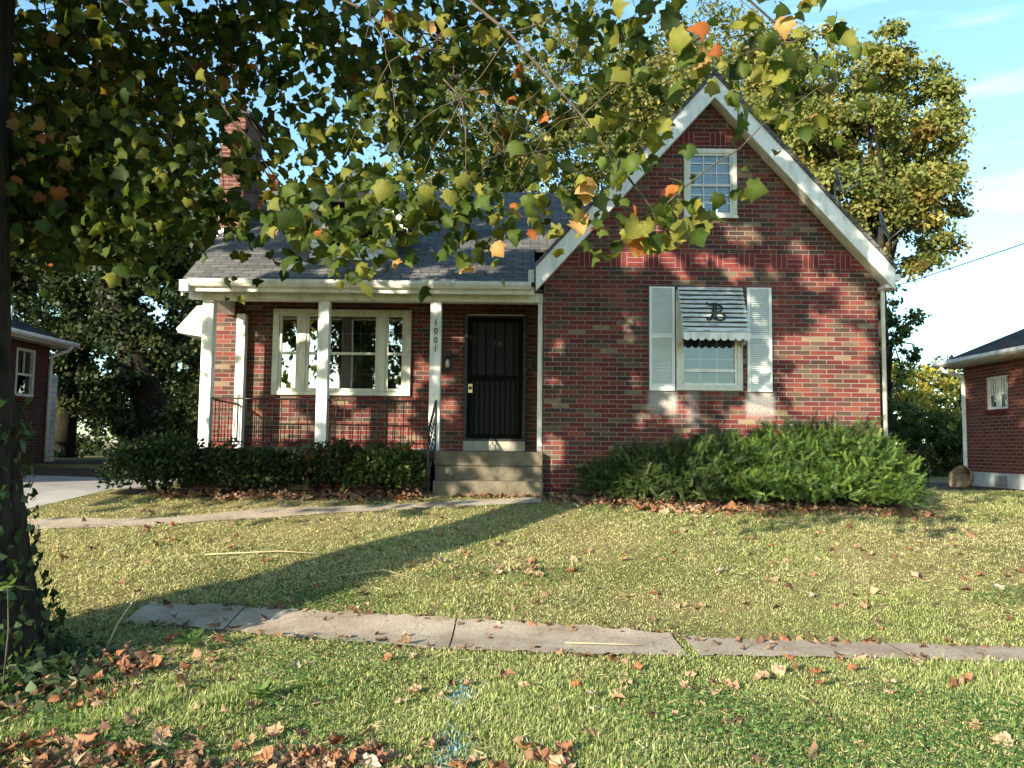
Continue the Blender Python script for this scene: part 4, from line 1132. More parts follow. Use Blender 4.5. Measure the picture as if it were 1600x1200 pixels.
SPRAYS = [(-5.42,8.9,6.17,0.28,9), (-5.53,9.34,6.4,0.28,9), (-6.02,9.41,6.55,0.28,9), (-3.57,6.58,4.94,0.28,9), (-4.46,8.05,5.93,0.28,9), (-3.81,6.94,5.41,0.28,9), (-4.38,8.8,6.06,0.28,8), (-3.36,6.67,5.02,0.28,8), (-2.99,6.21,4.98,0.28,8), (-2.8,6.93,5.35,0.28,8), (-2.86,7.18,5.26,0.28,8), (-2.85,8.51,6.08,0.28,8), (-3.19,8.55,5.93,0.28,8), (-2.41,7.22,5.28,0.28,8), (-2.02,6.7,5.24,0.28,9), (-2.62,8.25,6.04,0.28,9), (-1.69,6.62,5.04,0.28,9), (-1.71,7.13,5.27,0.28,9), (-1.9,7.94,5.81,0.28,9), (-1.03,5.48,4.38,0.28,9), (-0.83,5.46,4.41,0.28,9), (-1.13,7.48,5.62,0.28,9), (-0.77,6.05,4.94,0.28,9), (-0.64,8.12,6.03,0.28,9), (-0.52,6.64,4.99,0.28,9), (-0.37,8.19,5.94,0.28,9), (-0.47,8.27,5.9,0.28,9), (-0.17,8.8,6.48,0.28,9), (0.05,7.6,5.7,0.28,9), (0.42,8.73,6.31,0.28,9), (0.19,6.54,5.14,0.28,9), (0.4,5.36,4.56,0.28,9), (0.55,5.39,4.34,0.28,9), (0.43,6.28,4.8,0.28,9), (0.97,6.43,5.11,0.28,8), (1.04,6.01,4.82,0.28,8), (0.68,5.08,4.21,0.28,8), (1.06,4.81,4.09,0.2,6), (1.66,5.61,4.48,0.2,9), (1.93,5.3,4.54,0.28,8), (1.68,5.07,4.23,0.28,8), (2.45,5.96,4.66,0.2,6), (-4.62,7.86,5.29,0.28,9), (-4.32,7.19,4.96,0.28,9), (-4.63,7.48,5.22,0.28,9), (-4.35,8.33,5.32,0.28,9), (-3.57,6.5,4.69,0.28,9), (-5.12,9.15,5.76,0.28,9), (-4.34,8.84,5.62,0.28,9), (-4.16,8.78,5.65,0.28,9), (-3.51,7.16,4.88,0.28,9), (-3.6,8.55,5.5,0.28,7), (-3.62,8.41,5.37,0.28,7), (-3.36,8.06,5.57,0.28,7), (-2.87,7.77,5.19,0.28,9), (-3.03,8.91,5.73,0.28,9), (-2.61,8.71,5.64,0.2,3), (-1.79,8.43,5.64,0.28,7), (-1.87,8.91,5.72,0.28,7), (-1.5,7.31,5.04,0.28,7), (-1.59,8.78,5.6,0.28,9), (-1.32,7.99,5.3,0.28,9), (-1.26,8.21,5.6,0.28,9), (-0.66,6.92,4.82,0.28,9), (-0.72,7.69,5.14,0.28,9), (-0.54,5.98,4.56,0.28,9), (-0.24,6.19,4.49,0.28,9), (-0.15,5.55,4.19,0.28,9), (-0.21,5.6,4.32,0.28,9), (0.05,6.05,4.52,0.28,9), (0.08,7.08,5.11,0.28,9), (0.16,7.52,5.13,0.28,9), (0.39,5,3.88,0.28,9), (0.52,5.98,4.5,0.28,9), (0.42,5.9,4.31,0.28,9), (0.69,5.23,4.06,0.28,8), (1.01,6.39,4.69,0.28,8), (1.28,5.27,4.03,0.2,3), (1.56,5.19,4.04,0.2,3), (1.81,5.5,4.2,0.2,6), (2.07,5.57,4.14,0.2,6), (1.86,4.6,3.72,0.2,3), (-5.22,8.29,4.97,0.28,9), (-5.79,9.23,5.32,0.28,9), (-4.29,6.97,4.47,0.28,9), (-4.16,7.49,4.51,0.28,9), (-4.29,8.23,4.82,0.28,9), (-4.39,7.89,4.66,0.28,9), (-4.64,9.55,5.6,0.28,9), (-3.78,7.82,4.89,0.28,9), (-3.86,7.71,4.72,0.28,9), (-3.86,9.01,5.19,0.28,8), (-3.16,7.13,4.52,0.28,8), (-2.78,7.04,4.4,0.28,8), (-3.51,9.56,5.69,0.2,9), (-2.35,7.81,4.79,0.2,3), (-1.77,8.08,4.9,0.28,9), (-1.6,6.48,4.2,0.28,9), (-1.04,6.47,4.33,0.28,9), (-1.08,6.7,4.39,0.28,9), (-0.83,5.53,3.87,0.28,9), (-0.98,8.7,5.23,0.28,8), (-0.43,5.45,3.85,0.28,8), (-0.64,7.47,4.73,0.28,8), (-0.18,7.14,4.52,0.28,7), (-0.1,6.81,4.47,0.28,7), (-0.12,6.47,4.38,0.28,7), (0.38,8.41,5.28,0.28,8), (0.24,6.43,4.3,0.28,8), (0.25,5.91,3.95,0.28,8), (0.56,6.19,4.17,0.28,8), (0.53,6.41,4.38,0.28,8), (0.6,5.55,4.03,0.28,8), (1.13,6.59,4.27,0.2,9), (1.99,6.17,4.12,0.2,9), (-3.7,6.37,3.78,0.28,9), (-4.95,8.4,4.67,0.28,9), (-3.88,6.66,3.88,0.28,9), (-3.7,6.71,3.84,0.28,9), (-3.62,6.75,4.01,0.28,9), (-3.53,6.57,4.06,0.28,9), (-3.11,6.4,3.99,0.28,9), (-4.36,9.19,4.75,0.28,9), (-3.62,7.27,4.19,0.28,9), (-3.86,9.39,4.93,0.28,7), (-3.63,8.57,4.81,0.28,7), (-3.43,7.92,4.36,0.28,7), (-2.75,8.31,4.53,0.2,9), (-2.12,7.06,4.1,0.2,3), (-1.25,5.88,3.69,0.28,8), (-1.92,8.05,4.52,0.28,8), (-1.87,7.76,4.29,0.28,8), (-1.05,5.73,3.6,0.28,9), (-1.13,6.26,3.81,0.28,9), (-0.94,6.56,3.95,0.28,9), (-0.67,8.01,4.64,0.28,8), (-1.07,8.83,4.9,0.28,8), (-0.52,5.82,3.76,0.28,8), (-0.09,8.35,4.53,0.28,7), (-0.35,6.68,3.95,0.28,7), (-0.37,7.61,4.39,0.28,7), (0.12,5.89,3.75,0.28,8), (0.38,8.3,4.53,0.28,8), (0.18,7.26,4.09,0.28,8), (0.66,6.78,4.02,0.28,8), (0.44,5.08,3.52,0.28,8), (0.55,7.13,4.32,0.28,8), (0.77,5,3.34,0.28,9), (1,6.49,3.82,0.28,9), (-3.97,6.54,3.54,0.28,9), (-4.64,7.47,3.92,0.28,9), (-4.08,6.72,3.47,0.28,9), (-3.73,6.75,3.67,0.28,8), (-4.32,7.84,4.02,0.28,8), (-4.19,7.45,3.66,0.28,8), (-3.86,8.49,4.05,0.28,7), (-3.15,6.6,3.43,0.28,7), (-3.98,8.49,4.2,0.28,7), (-2.77,6.88,3.76,0.28,8), (-2.83,6.47,3.6,0.28,8), (-2.64,7.44,3.66,0.2,9), (-2.12,7.16,3.75,0.28,8), (-1.86,6.76,3.55,0.28,8), (-1.49,6.29,3.44,0.28,7), (-1.16,5.12,3.02,0.28,7), (-1.28,6.1,3.45,0.28,7), (-0.7,5.19,3.16,0.28,9), (-1.25,6.87,3.54,0.28,9), (-0.7,5.8,3.41,0.2,9), (-0.32,5.61,3.36,0.2,9), (0.03,5.36,3.34,0.28,8), (0.15,5.17,3.19,0.28,8), (0.57,6.84,3.8,0.28,9), (0.49,5.04,3.04,0.28,9), (0.91,5.75,3.35,0.28,8), (0.91,5.62,3.25,0.28,8), (1.13,5.23,3.12,0.2,9), (1.81,6.64,3.75,0.2,3), (-3.95,6.48,3.26,0.28,9), (-4.7,7.66,3.58,0.28,9), (-3.42,6.41,3.21,0.2,6), (-3.63,6.88,3.4,0.2,6), (-3.17,6.54,3.21,0.2,9), (-3.64,8.76,3.79,0.2,6), (-2.9,8.42,3.49,0.2,3), (-2.1,7.7,3.45,0.2,3), (-1.33,6.46,3.13,0.2,3), (-0.86,5.76,3.07,0.2,3), (-0.29,5.52,3.07,0.2,6), (0.78,4.72,2.82,0.2,6), (0.94,4.84,2.9,0.2,6)]
SPR = np.array(SPRAYS)
# limbs arch out of the trunk and droop to the hanging sprays
limb_pts = []
targets = [(-7.5, 8.0, 4.6), (-5.6, 8.6, 4.2), (-3.3, 8.2, 4.4), (-2.0, 7.2, 3.8), (-.6, 7.4, 5.0), (-.1, 6.0, 3.8), (.9, 5.0, 3.1), (1.9, 5.2, 4.3), (-1.8, 8.4, 5.6),
           (-8.5, 5.0, 8.0), (-6.5, 2.8, 9.0), (-2.0, 3.6, 9.0), (-5.0, 9.0, 10.0), (-9.5, 7.5, 6.0)]
for tx, ty, tz in targets:
    zs = min(8.5, max(4.9, tz + random.uniform(.4, 1.8)))
    s = Vector((-4.15, 5.9, zs)); e = Vector((tx, ty, tz)); L = (e - s).length
    mid = s.lerp(e, .5) + Vector((random.uniform(-.3, .3), random.uniform(-.3, .3), .44 * L))
    pts = []
    for i in range(11):
        t = i / 10
        p = s * (1 - t) ** 2 + mid * 2 * t * (1 - t) + e * t * t
        pts.append(p + Vector((.05 * math.sin(9 * t + tx), .05 * math.cos(8 * t + ty), .04 * math.sin(11 * t))))
    limb_pts += pts[3:]
    l = MB(); l.tube(pts, [.007 + .024 * (1 - i / 10) ** 1.3 for i in range(11)], 7); l.build('limb', M_BARK_L, SY)
LP = np.array([tuple(p) for p in limb_pts])
tw = MB()
LPOS, LDIR, LCOL, LSZ = [], [], [], []
PALS = [(.040, .066, .014), (.062, .090, .018), (.15, .155, .032), (.28, .095, .03), (.32, .20, .08), (.026, .044, .012)]
for (x, y, z, rad, n) in SPRAYS:
    c = np.array([x, y, z])
    dd = np.linalg.norm(LP - (c + np.array([0, 0, .35])), axis=1); near_ = np.argsort(dd)[:6]; a = Vector(LP[random.choice(list(near_))]); b = Vector(c)
    if (a - b).length < 1.5 and random.random() < .6:
        md = a.lerp(b, .5) + Vector((random.uniform(-.18, .18), random.uniform(-.18, .18), .10 + .16 * random.random()))
        pts_ = []
        for i_ in range(8):
            t = i_ / 7; q_ = a * (1 - t) ** 2 + md * 2 * t * (1 - t) + b * t * t
            pts_.append(q_ + Vector((random.gauss(0, .012), random.gauss(0, .012), random.gauss(0, .012))))
        tw.tube(pts_, [.0065 - .0006 * i_ for i_ in range(8)], 4, False)
    n = int(n * (7.0 if x < -2.2 else 6.3 if x < .3 else 1.9))
    if z < 3.3 and x > .3: rad *= .6
    q = c + rng.normal(size=(n, 3)) * rad * np.array([.75, .75, .65])
    LPOS.append(q)
    warm = random.random()
    wts = (3, 4, 2.2, .06, .05, 3) if warm < .90 else (1, 2, 3, 2.2, 1.2, .5)
    if x > -2.2 and warm < .90: wts = (4, 5, 2.8, .08, .1, 2)
    if x > .7: wts = (1, 3, 4.5, .5, .35, .4)
    LCOL.append(pick(PALS, wts, n) * rng.uniform(.75, 1.3, (n, 1)) * (1.12 if x > -2.2 else 1.0))
    LSZ.append(rng.uniform(.060, .138, n) * (1.0 if x < .5 else 1.1))
    LDIR.append(rdir(n) * .75 + np.array([0, 0, -.75]))
n_spray = sum(len(q) for q in LPOS)
# the upper crown, out of the picture, that dapples the house front
cl = 0
while cl < 400:
    d = rdir(1)[0]; c = np.array([-4.9, 5.3, 8.6]) + d * rng.random() ** .45 * np.array([6.8, 4.6, 5.2])
    if not ((c[2] > 2.0 + .60 * c[1]) or (c[0] < -.70 * c[1] - .6 and c[2] > (3.1 if c[1] > 5.5 else 4.0))): continue
    if c[1] < 3.5 and c[2] < 5.4: continue
    n = int(rng.uniform(30, 62)); cl += 1
    LPOS.append(c + rng.normal(size=(n, 3)) * .40)
    LCOL.append(pick(PALS, (3, 4, 2, .2, .1, 3), n) * rng.uniform(.75, 1.3, (n, 1)))
    LSZ.append(rng.uniform(.15, .28, n)); LDIR.append(rdir(n) * .75 + np.array([0, 0, -.6]))
# leaf clumps added out of view, up-sun, to shade the porch and its hedge
for k in range(85):
    hx_, hz_ = rng.uniform(-5.6, .3), rng.uniform(.9, 3.9)
    L_b = rng.uniform(7.2, 11.5); hy_ = 14.1 if hz_ > 1.6 else 12.6
    c = np.array([hx_, hy_, hz_]) - np.array(travel) * L_b / math.cos(SUN_EL)
    if c[0] > -.68 * c[1] - .4 or c[2] < 2.9: continue
    n = int(rng.uniform(30, 60))
    LPOS.append(c + rng.normal(size=(n, 3)) * .36); LCOL.append(pick(PALS, (3, 4, 2, .2, .1, 3), n)); LSZ.append(rng.uniform(.13, .24, n)); LDIR.append(rdir(n) * .75 + np.array([0, 0, -.6]))
LPOS, LDIR, LCOL, LSZ = map(np.concatenate, (LPOS, LDIR, LCOL, LSZ))
# crown leaves cut away along the sun line to place flecks on the house
FLECKS = [(1.26,13,4.49,0.16), (1.51,13,4.39,0.12), (1.46,13,4.64,0.1), (0.86,13,3.15,0.2), (1.01,13,3.05,0.13), (1.06,13,2.67,0.12), (0.61,13,2.66,0.1), (1.62,13,3.82,0.07), (0.9,13,3.92,0.06), (3.3,13,4.61,0.1), (3.5,13,4.54,0.09), (3.68,13,4.48,0.08), (4.78,13,4.35,0.12), (5.54,13,3.97,0.14), (5.39,13,4.12,0.1), (4.61,13,3.19,0.3), (4.86,13,3.04,0.375), (4.75,13,2.68,0.35), (5.16,13,2.63,0.375), (5.46,13,2.74,0.3125), (5.6,13,2.39,0.35), (4.35,13,3.18,0.2), (4.19,13,2.12,0.3), (4.64,13,2.12,0.325), (5.05,13,2.23,0.325), (5.55,13,2.08,0.3125), (4.5,13,2.53,0.1875), (3.68,13,2.11,0.225), (3.74,13,2.32,0.13), (2.63,13,2.2,0.2125), (2.63,13,2.4,0.1), (0.71,13,1.58,0.25), (0.51,13,1.58,0.12), (1.47,13,1.99,0.1875), (1.32,13,1.84,0.12), (3.94,13,2.88,0.11), (3.89,13,2.72,0.08), (3.86,13,3.9,0.07), (3.95,13,3.64,0.06), (3.39,13,3.58,0.07), (3.45,13,4.1,0.05), (2.99,13,4.04,0.05), (2.8,13,7.4,0.05), (2.49,13,6.92,0.05), (5.11,13,5.68,0.07), (5.41,13,5.42,0.06), (5.86,13,4.85,0.08), (4.6,13,6.12,0.06), (4,13,7.2,0.05), (6.01,13,4.49,0.12), (2.02,13,6.06,0.08), (2.23,13,6.17,0.06), (1.1,13,5.16,0.12), (2.9,13,5.5,0.06), (3.57,13,6.08,0.06), (4.91,13,6.31,0.08), (1.61,13,5.27,0.08), (2.93,12.2,1.6,0.22), (3.5,12.2,1.7,0.25), (4.16,12.2,1.71,0.35), (4.82,12.2,1.62,0.4), (5.48,12.2,1.54,0.45), (4.06,12.2,1.24,0.4), (4.72,12.2,1.16,0.45), (5.37,12.2,1.07,0.5), (5.85,12.2,1.17,0.5), (3.4,12.2,1.23,0.3), (2.84,12.2,1.23,0.18), (2.27,12.2,1.22,0.12), (1.9,12.2,1.03,0.12), (1.52,12.2,1.59,0.08), (-5.03,14.1,3.66,0.1584), (-5.01,14.1,3.21,0.1728), (-4.99,14.1,2.72,0.1728), (-4.97,14.1,2.17,0.18), (-4.58,14.1,3.49,0.144), (-4.46,14.1,3.16,0.144), (-4.39,14.1,2.72,0.1296), (-4.26,14.1,3,0.1152), (-4.36,14.1,1.96,0.1584), (-4.04,14.1,2.07,0.1296), (-3.76,14.1,1.91,0.1296), (-2.61,14.1,1.97,0.1584), (-2.23,14.1,2.09,0.144), (-1.96,14.1,1.87,0.1152), (-1.74,14.1,2.2,0.1008), (-1.49,14.1,2.97,0.0864), (-1.1,14.1,2.74,0.072), (-0.96,14.1,2.32,0.0576), (-1.54,14.1,2.75,0.0576), (-4.9,14.1,1.73,0.144), (-4.57,14.1,1.63,0.108), (-2.83,14.1,1.75,0.0864), (-0.26,14.1,1.62,0.0504), (0.08,14.1,1.64,0.0576), (-4.83,13.1,3.77,0.072), (-4.83,13.1,2.94,0.072), (-4.82,13.1,2.12,0.0864), (-4.84,13.1,1.72,0.0864), (-3.01,13.1,3.63,0.0576), (-3.01,13.1,2.91,0.0432), (-3.01,13.1,2.04,0.072), (-1.21,13.1,3.81,0.0648), (-1.21,13.1,2.83,0.072), (-1.22,13.1,2.16,0.0504), (-4.54,13.1,4.06,0.216), (-3.92,13.1,4.09,0.0864), (-2.48,13.1,4.08,0.0432), (-1.86,13.1,4.09,0.0864), (-0.94,13.1,4.12,0.1008), (-0.63,13.1,4.1,0.072), (-1.15,13.1,4.14,0.0576), (-1.56,13.1,3.96,0.0576), (-0.18,12.7,1.23,0.13), (-0.28,12.7,0.93,0.2), (0.02,12.7,0.94,0.16), (-0.58,12.7,1.45,0.06), (0.31,12.7,0.94,0.12), (-4.96,13.4,4.35,0.4), (-4.76,13.4,4.67,0.4), (-4.34,13.4,4.57,0.35), (-4.02,13.4,4.41,0.22), (-3.6,13.4,4.49,0.15), (-2.86,13.4,4.37,0.12), (-2.23,13.4,4.43,0.1), (-1.18,13.4,4.39,0.2), (-0.65,13.4,4.45,0.18), (-0.23,13.4,4.5,0.12), (-1.15,14.2,5.18,0.2), (-0.7,14.2,5.13,0.22), (-0.14,14.2,5.19,0.25), (0.42,14.2,5.23,0.22), (0.76,14.2,5.14,0.15), (-0.48,14.2,5.47,0.16), (0.3,14.2,5.48,0.18), (0.64,14.2,5.77,0.12), (-0.04,14.2,5.82,0.1), (-3.38,14.2,5.1,0.13), (-2.37,14.2,5,0.1), (-5.3,14.8,5.94,0.22), (-5.26,14.8,5.64,0.22), (-5.26,14.8,6.42,0.12), (-5.16,14.8,5.4,0.2), (-5.34,14.8,7.02,0.1), (1.81,13,3.75,0.06), (1.92,13,2.7,0.12), (3,13,4.74,0.07), (3.86,13,2.41,0.09), (5.03,13,3.68,0.1), (4.02,13,2.12,0.1), (5.01,13,3.51,0.09), (5.08,13,4.33,0.11), (2.61,13,4.62,0.07), (1.1,13,2.36,0.05), (5.52,13,3.38,0.09), (5.21,13,4.22,0.11), (4.02,13,2.45,0.12), (5.21,13,3.83,0.09), (1.68,13,4.73,0.08), (2.05,13,2.12,0.11), (5.65,13,2.2,0.1), (2.69,13,2.41,0.06), (4.52,13,4.87,0.03), (3.73,13,2.05,0.09), (2.29,13,4.9,0.12), (3.18,13,5.29,0.06), (0.99,13,3.94,0.03), (1.61,13,3.29,0.08), (1.4,13,2.04,0.11), (2.2,13,5.16,0.11), (3.76,13,5.1,0.08), (2.8,13,4.35,0.05), (2.14,13,5.22,0.08), (3.4,13,1.94,0.07), (3.56,13,1.97,0.09), (3.82,13,2.1,0.09), (2.98,13,4.21,0.06), (4.21,13,4.41,0.03), (0.91,13,4.2,0.12), (1.88,13,3.45,0.08), (2.52,13,4.53,0.03), (3.5,13,4.4,0.06), (1.73,13,4.63,0.05), (1.56,13,3.38,0.09), (1.12,13,2.99,0.06), (4.85,13,3.39,0.11), (1.46,13,3.04,0.09), (5.11,13,3.43,0.05), (1.22,13,3.7,0.05), (4.71,13,4.75,0.05), (2.02,13,4.64,0.09), (4.71,13,3.07,0.04), (2.09,13,4.6,0.05), (2.37,13,5.75,0.07), (2.69,13,6.66,0.04), (2.82,13,6.71,0.11), (3.25,13,5.52,0.06), (1.76,13,5.12,0.08), (3.54,13,5.02,0.1), (-2.28,14.1,2.12,0.08), (-1.23,14.1,2.21,0.07), (-3.84,14.1,2.46,0.08), (-1.83,14.1,1.95,0.06), (-2.77,14.1,2.42,0.06), (-1.79,14.1,2.52,0.11), (-1.67,14.1,1.61,0.09), (-1.52,14.1,1.65,0.07), (-3.78,14.1,2.13,0.08), (-3,14.1,2.38,0.05), (-4.59,14.1,1.73,0.06), (-4.54,14.1,2.57,0.11), (-4.47,14.1,2.1,0.07), (-3.6,14.1,1.95,0.1)]
tv_ = np.array(travel); keep = np.ones(len(LPOS), bool)
for fx, fy, fz, fr in FLECKS:
    rel = LPOS - np.array([fx, fy, fz]); s_ = rel @ tv_
    keep &= np.linalg.norm(rel - s_[:, None] * tv_, axis=1) > np.where(np.arange(len(LPOS)) < n_spray, fr * .85, fr + .10)
LPOS, LDIR, LCOL, LSZ = LPOS[keep], LDIR[keep], LCOL[keep], LSZ[keep]
#DBG
VL, FL, CL, base_ = [], [], [], 0
FR = frames(LDIR, rdir(len(LPOS)) + np.array([0, -.25, .35])); kind_ = rng.integers(0, 4, len(LPOS))
for q, (cu, dr_) in enumerate(((.45, .3), (.9, .75), (.25, 1.1), (1.2, .2))):
    k = kind_ == q; tv4 = leaf3(cu, dr_)
    V, Fc = scatter(tv4, SY_F, LPOS[k], FR[k], LSZ[k])
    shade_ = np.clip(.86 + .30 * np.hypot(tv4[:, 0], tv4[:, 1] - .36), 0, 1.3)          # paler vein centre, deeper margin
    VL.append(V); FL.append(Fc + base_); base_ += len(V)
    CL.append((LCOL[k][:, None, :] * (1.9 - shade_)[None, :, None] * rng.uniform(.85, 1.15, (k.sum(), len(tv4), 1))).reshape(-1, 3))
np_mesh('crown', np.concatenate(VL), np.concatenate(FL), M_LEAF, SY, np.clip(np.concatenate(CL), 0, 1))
tw.build('twig', M_BARK_L, SY)['kind'] = 'stuff'

# ---------------------------------------------------------------- yew and hedge shrubs by the house
nd = []; ndf = []
for i in range(15):
    t = i / 14; y = .02 + .95 * t; ln = .15 * (1 - .6 * t) + .03
    for s in (-1, 1):
        k = len(nd); w_ = .020
        tip = (s * ln * .92, y + ln * .55, .06 * math.sin(i * 2.1 + s))
        nd += [(0, y - w_, 0), (s * ln * .5, y + ln * .18 - w_, .03), tip, (s * ln * .45, y + ln * .28 + w_, .03)]
        ndf.append((k, k + 1, k + 2, k + 3))
k = len(nd); nd += [(-.012, 0, -.004), (.012, 0, -.004), (.004, 1, -.002), (-.004, 1, -.002)]; ndf.append((k, k + 1, k + 2, k + 3))
ND_V, ND_F = np.array(nd), np.array(ndf)

def shrub(name, label, base, lobes, n, size, pal, w, mat, kind='needle', group=None, upward=.12):
    z0 = gz(base[0], base[1])
    S = thing(name, (base[0], base[1], z0), label, 'shrub', group)
    vol = np.array([l[3] * l[4] * l[5] for l in lobes]) ** .67; vol /= vol.sum()
    li = rng.choice(len(lobes), size=n, p=vol); L = np.array(lobes)[li]
    d = rdir(n); d[:, 2] = np.where(d[:, 2] < -.35, -d[:, 2], d[:, 2])
    r = .50 + .52 * rng.random(n) ** .55
    bump = 1 + .19 * np.sin(9 * d[:, 0] + li) * np.sin(8 * d[:, 2] + 2 * li) + .10 * np.sin(23 * d[:, 0] + 3 * li) * np.sin(19 * d[:, 2]) + .30 * (rng.random(n) > .97) * rng.random(n)
    pos = L[:, :3] + d * (r * bump)[:, None] * L[:, 3:6]
    keep = pos[:, 2] > ground(pos[:, 0], pos[:, 1]) + .02
    keep &= pos[:, 1] < 12.93
    pos, d = pos[keep], d[keep]; n = len(pos)
    col = pick(pal, w, n) * rng.uniform(.7, 1.3, (n, 1))
    dr = d * .9 + np.array([0, -.15, upward]) + rng.normal(size=(n, 3)) * .55
    nn = d + np.array([0, 0, .6]) + rng.normal(size=(n, 3)) * .3
    if kind == 'needle':
        V, Fc = scatter(ND_V, ND_F, pos - dr * .06, frames(dr, nn), size * rng.uniform(.7, 1.35, n))
        np_mesh('foliage', V, Fc, mat, S, (col[:, None, :] * (.8 + .6 * np.clip(ND_V[:, 1], 0, 1))[None, :, None]).reshape(-1, 3))
    else:
        V, Fc = scatter(LQ_V, LQ_F, pos, frames(dr, nn + rng.normal(size=(n, 3)) * .4), size * rng.uniform(.6, 1.3, n))
        np_mesh('foliage', V, Fc, mat, S, np.repeat(col, 4, axis=0))
    m = MB()
    for k in range(14):
        l = lobes[k % len(lobes)]; a = rng.uniform(0, 6.28)
        e = Vector((l[0] + .6 * l[3] * math.cos(a), min(12.9, l[1] + .6 * l[4] * math.sin(a)), l[2] + l[5] * .35))
        s = Vector((base[0] + .4 * (l[0] - base[0]), base[1], z0 - .05)); md = s.lerp(e, .5) + Vector((0, 0, .1))
        m.tube([s, md, e], [.022, .015, .006], 5, False)
    m.build('stem', M_BARK_D, S)
    return S
YW = [(.055, .105, .020), (.11, .175, .035), (.030, .060, .016), (.17, .23, .05)]
YD = [(.030, .055, .016), (.045, .075, .018), (.022, .040, .013), (.07, .10, .025)]
fg = 'shrubs along the house front'
shrub('yew_shrub', 'large bright green spreading yew under the right end of the brick front', (4.5, 12.3),
      [(3.6, 12.30, 1.22, .80, .55, .62), (4.3, 12.32, 1.30, .75, .55, .70), (5.0, 12.22, 1.28, .75, .62, .68), (5.35, 12.15, 1.14, .60, .60, .56), (4.6, 12.05, 1.02, 1.0, .60, .42), (3.9, 12.05, 1.0, .8, .5, .36), (5.5, 12.0, .95, .42, .5, .34)],
      11000, .15, YW, (4, 3, 3, 1), M_NEEDLE, group=fg)
shrub('yew_shrub', 'lower dark green yew beside the front steps', (2.2, 12.4),
      [(1.45, 12.45, 1.05, .48, .42, .36), (2.0, 12.38, 1.15, .60, .45, .50), (2.7, 12.36, 1.18, .65, .5, .56), (3.1, 12.3, 1.3, .5, .5, .55), (2.3, 12.15, .98, .9, .42, .32)],
      6500, .145, YD, (3, 4, 2, 2), M_NEEDLE, group=fg)
shrub('rounded_shrub', 'dark rounded shrub at the left end of the porch by the driveway', (-5.3, 12.5),
      [(-5.55, 12.4, 1.18, .50, .45, .46), (-5.05, 12.45, 1.24, .45, .4, .48), (-5.3, 12.25, 1.05, .62, .4, .32)], 3600, .075, DK, (4, 3, 3, 1, 0), M_LEAF_BG, 'leaf', fg)
shrub('hedge_shrub', 'low dark hedge shrub before the left porch railing', (-4.0, 12.6),
      [(-4.35, 12.6, 1.14, .50, .36, .42), (-3.65, 12.6, 1.10, .55, .36, .42), (-4.0, 12.45, 1.1, .7, .34, .32)], 4000, .07, DK, (3, 3, 4, .4, .1), M_LEAF_BG, 'leaf', fg)
shrub('hedge_shrub', 'hedge shrub with a rusty dead patch below the middle porch post', (-2.85, 12.6),
      [(-3.05, 12.6, 1.12, .45, .36, .42), (-2.6, 12.58, 1.2, .36, .36, .44)], 2500, .07, DK + [(.20, .07, .035)], (3, 3, 4, .4, .1, .9), M_LEAF_BG, 'leaf', fg)
shrub('hedge_shrub', 'fresh green hedge shrub right beside the iron step handrail', (-1.85, 12.6),
      [(-2.15, 12.58, 1.12, .42, .36, .43), (-1.65, 12.6, 1.16, .36, .36, .43), (-1.9, 12.42, 1.1, .5, .34, .34)], 3300, .075, GR, (4, 3, 3, .5, .0), M_LEAF_BG, 'leaf', fg)

# ---------------------------------------------------------------- ivy at the foot of the sycamore, sprout, sticks
IV_V = np.array([(0, 0, 0), (.42, -.10, -.05), (.40, .45, -.08), (0, 1, -.12), (-.40, .45, -.08), (-.42, -.10, -.05)]); IV_F = np.array([(0, 1, 2), (0, 2, 3), (0, 3, 4), (0, 4, 5)])
n = 1500
a = rng.uniform(0, 2 * np.pi, n); z = rng.random(n) ** 1.7 * 1.9
rad = np.interp(z, [0, .35, .7, 1.4, 2.4], [.92, .80, .67, .55, .49]) + rng.uniform(.0, .06, n)
p1 = np.stack([-4.13 + rad * np.cos(a), 5.95 + rad * np.sin(a), z], 1); d1 = np.stack([np.cos(a), np.sin(a), np.zeros(n)], 1)
n2 = 2300
p2 = np.stack([rng.normal(-3.35, .38, n2), rng.normal(5.55, .50, n2), np.zeros(n2)], 1)
p2[:, 2] = ground(p2[:, 0], p2[:, 1]) + rng.uniform(.02, .13, n2) * np.exp(-((p2[:, 0] + 3.4) ** 2 + (p2[:, 1] - 5.6) ** 2) / .7)
d2 = np.tile([0, -.2, 1.0], (n2, 1))
pp = np.concatenate([p1, p2]); dn = np.concatenate([d1, d2]); nn_ = len(pp)
dt = rng.normal(size=(nn_, 3)) * .6 + np.concatenate([np.tile([0, 0, -.8], (n, 1)), np.zeros((n2, 3))])
V, Fc = scatter(IV_V, IV_F, pp, frames(dt, dn + rng.normal(size=(nn_, 3)) * .35), rng.uniform(.035, .08, nn_))
c_ = pick([(.05, .085, .03), (.035, .06, .022), (.09, .13, .05), (.12, .13, .06)], (4, 4, 2, 1), nn_) * rng.uniform(.7, 1.3, (nn_, 1))
tag(np_mesh('ivy', V, Fc, M_LEAF_BG, None, np.repeat(c_, 6, axis=0)), 'dark ivy climbing the foot of the sycamore and spreading over the grass', 'ivy')
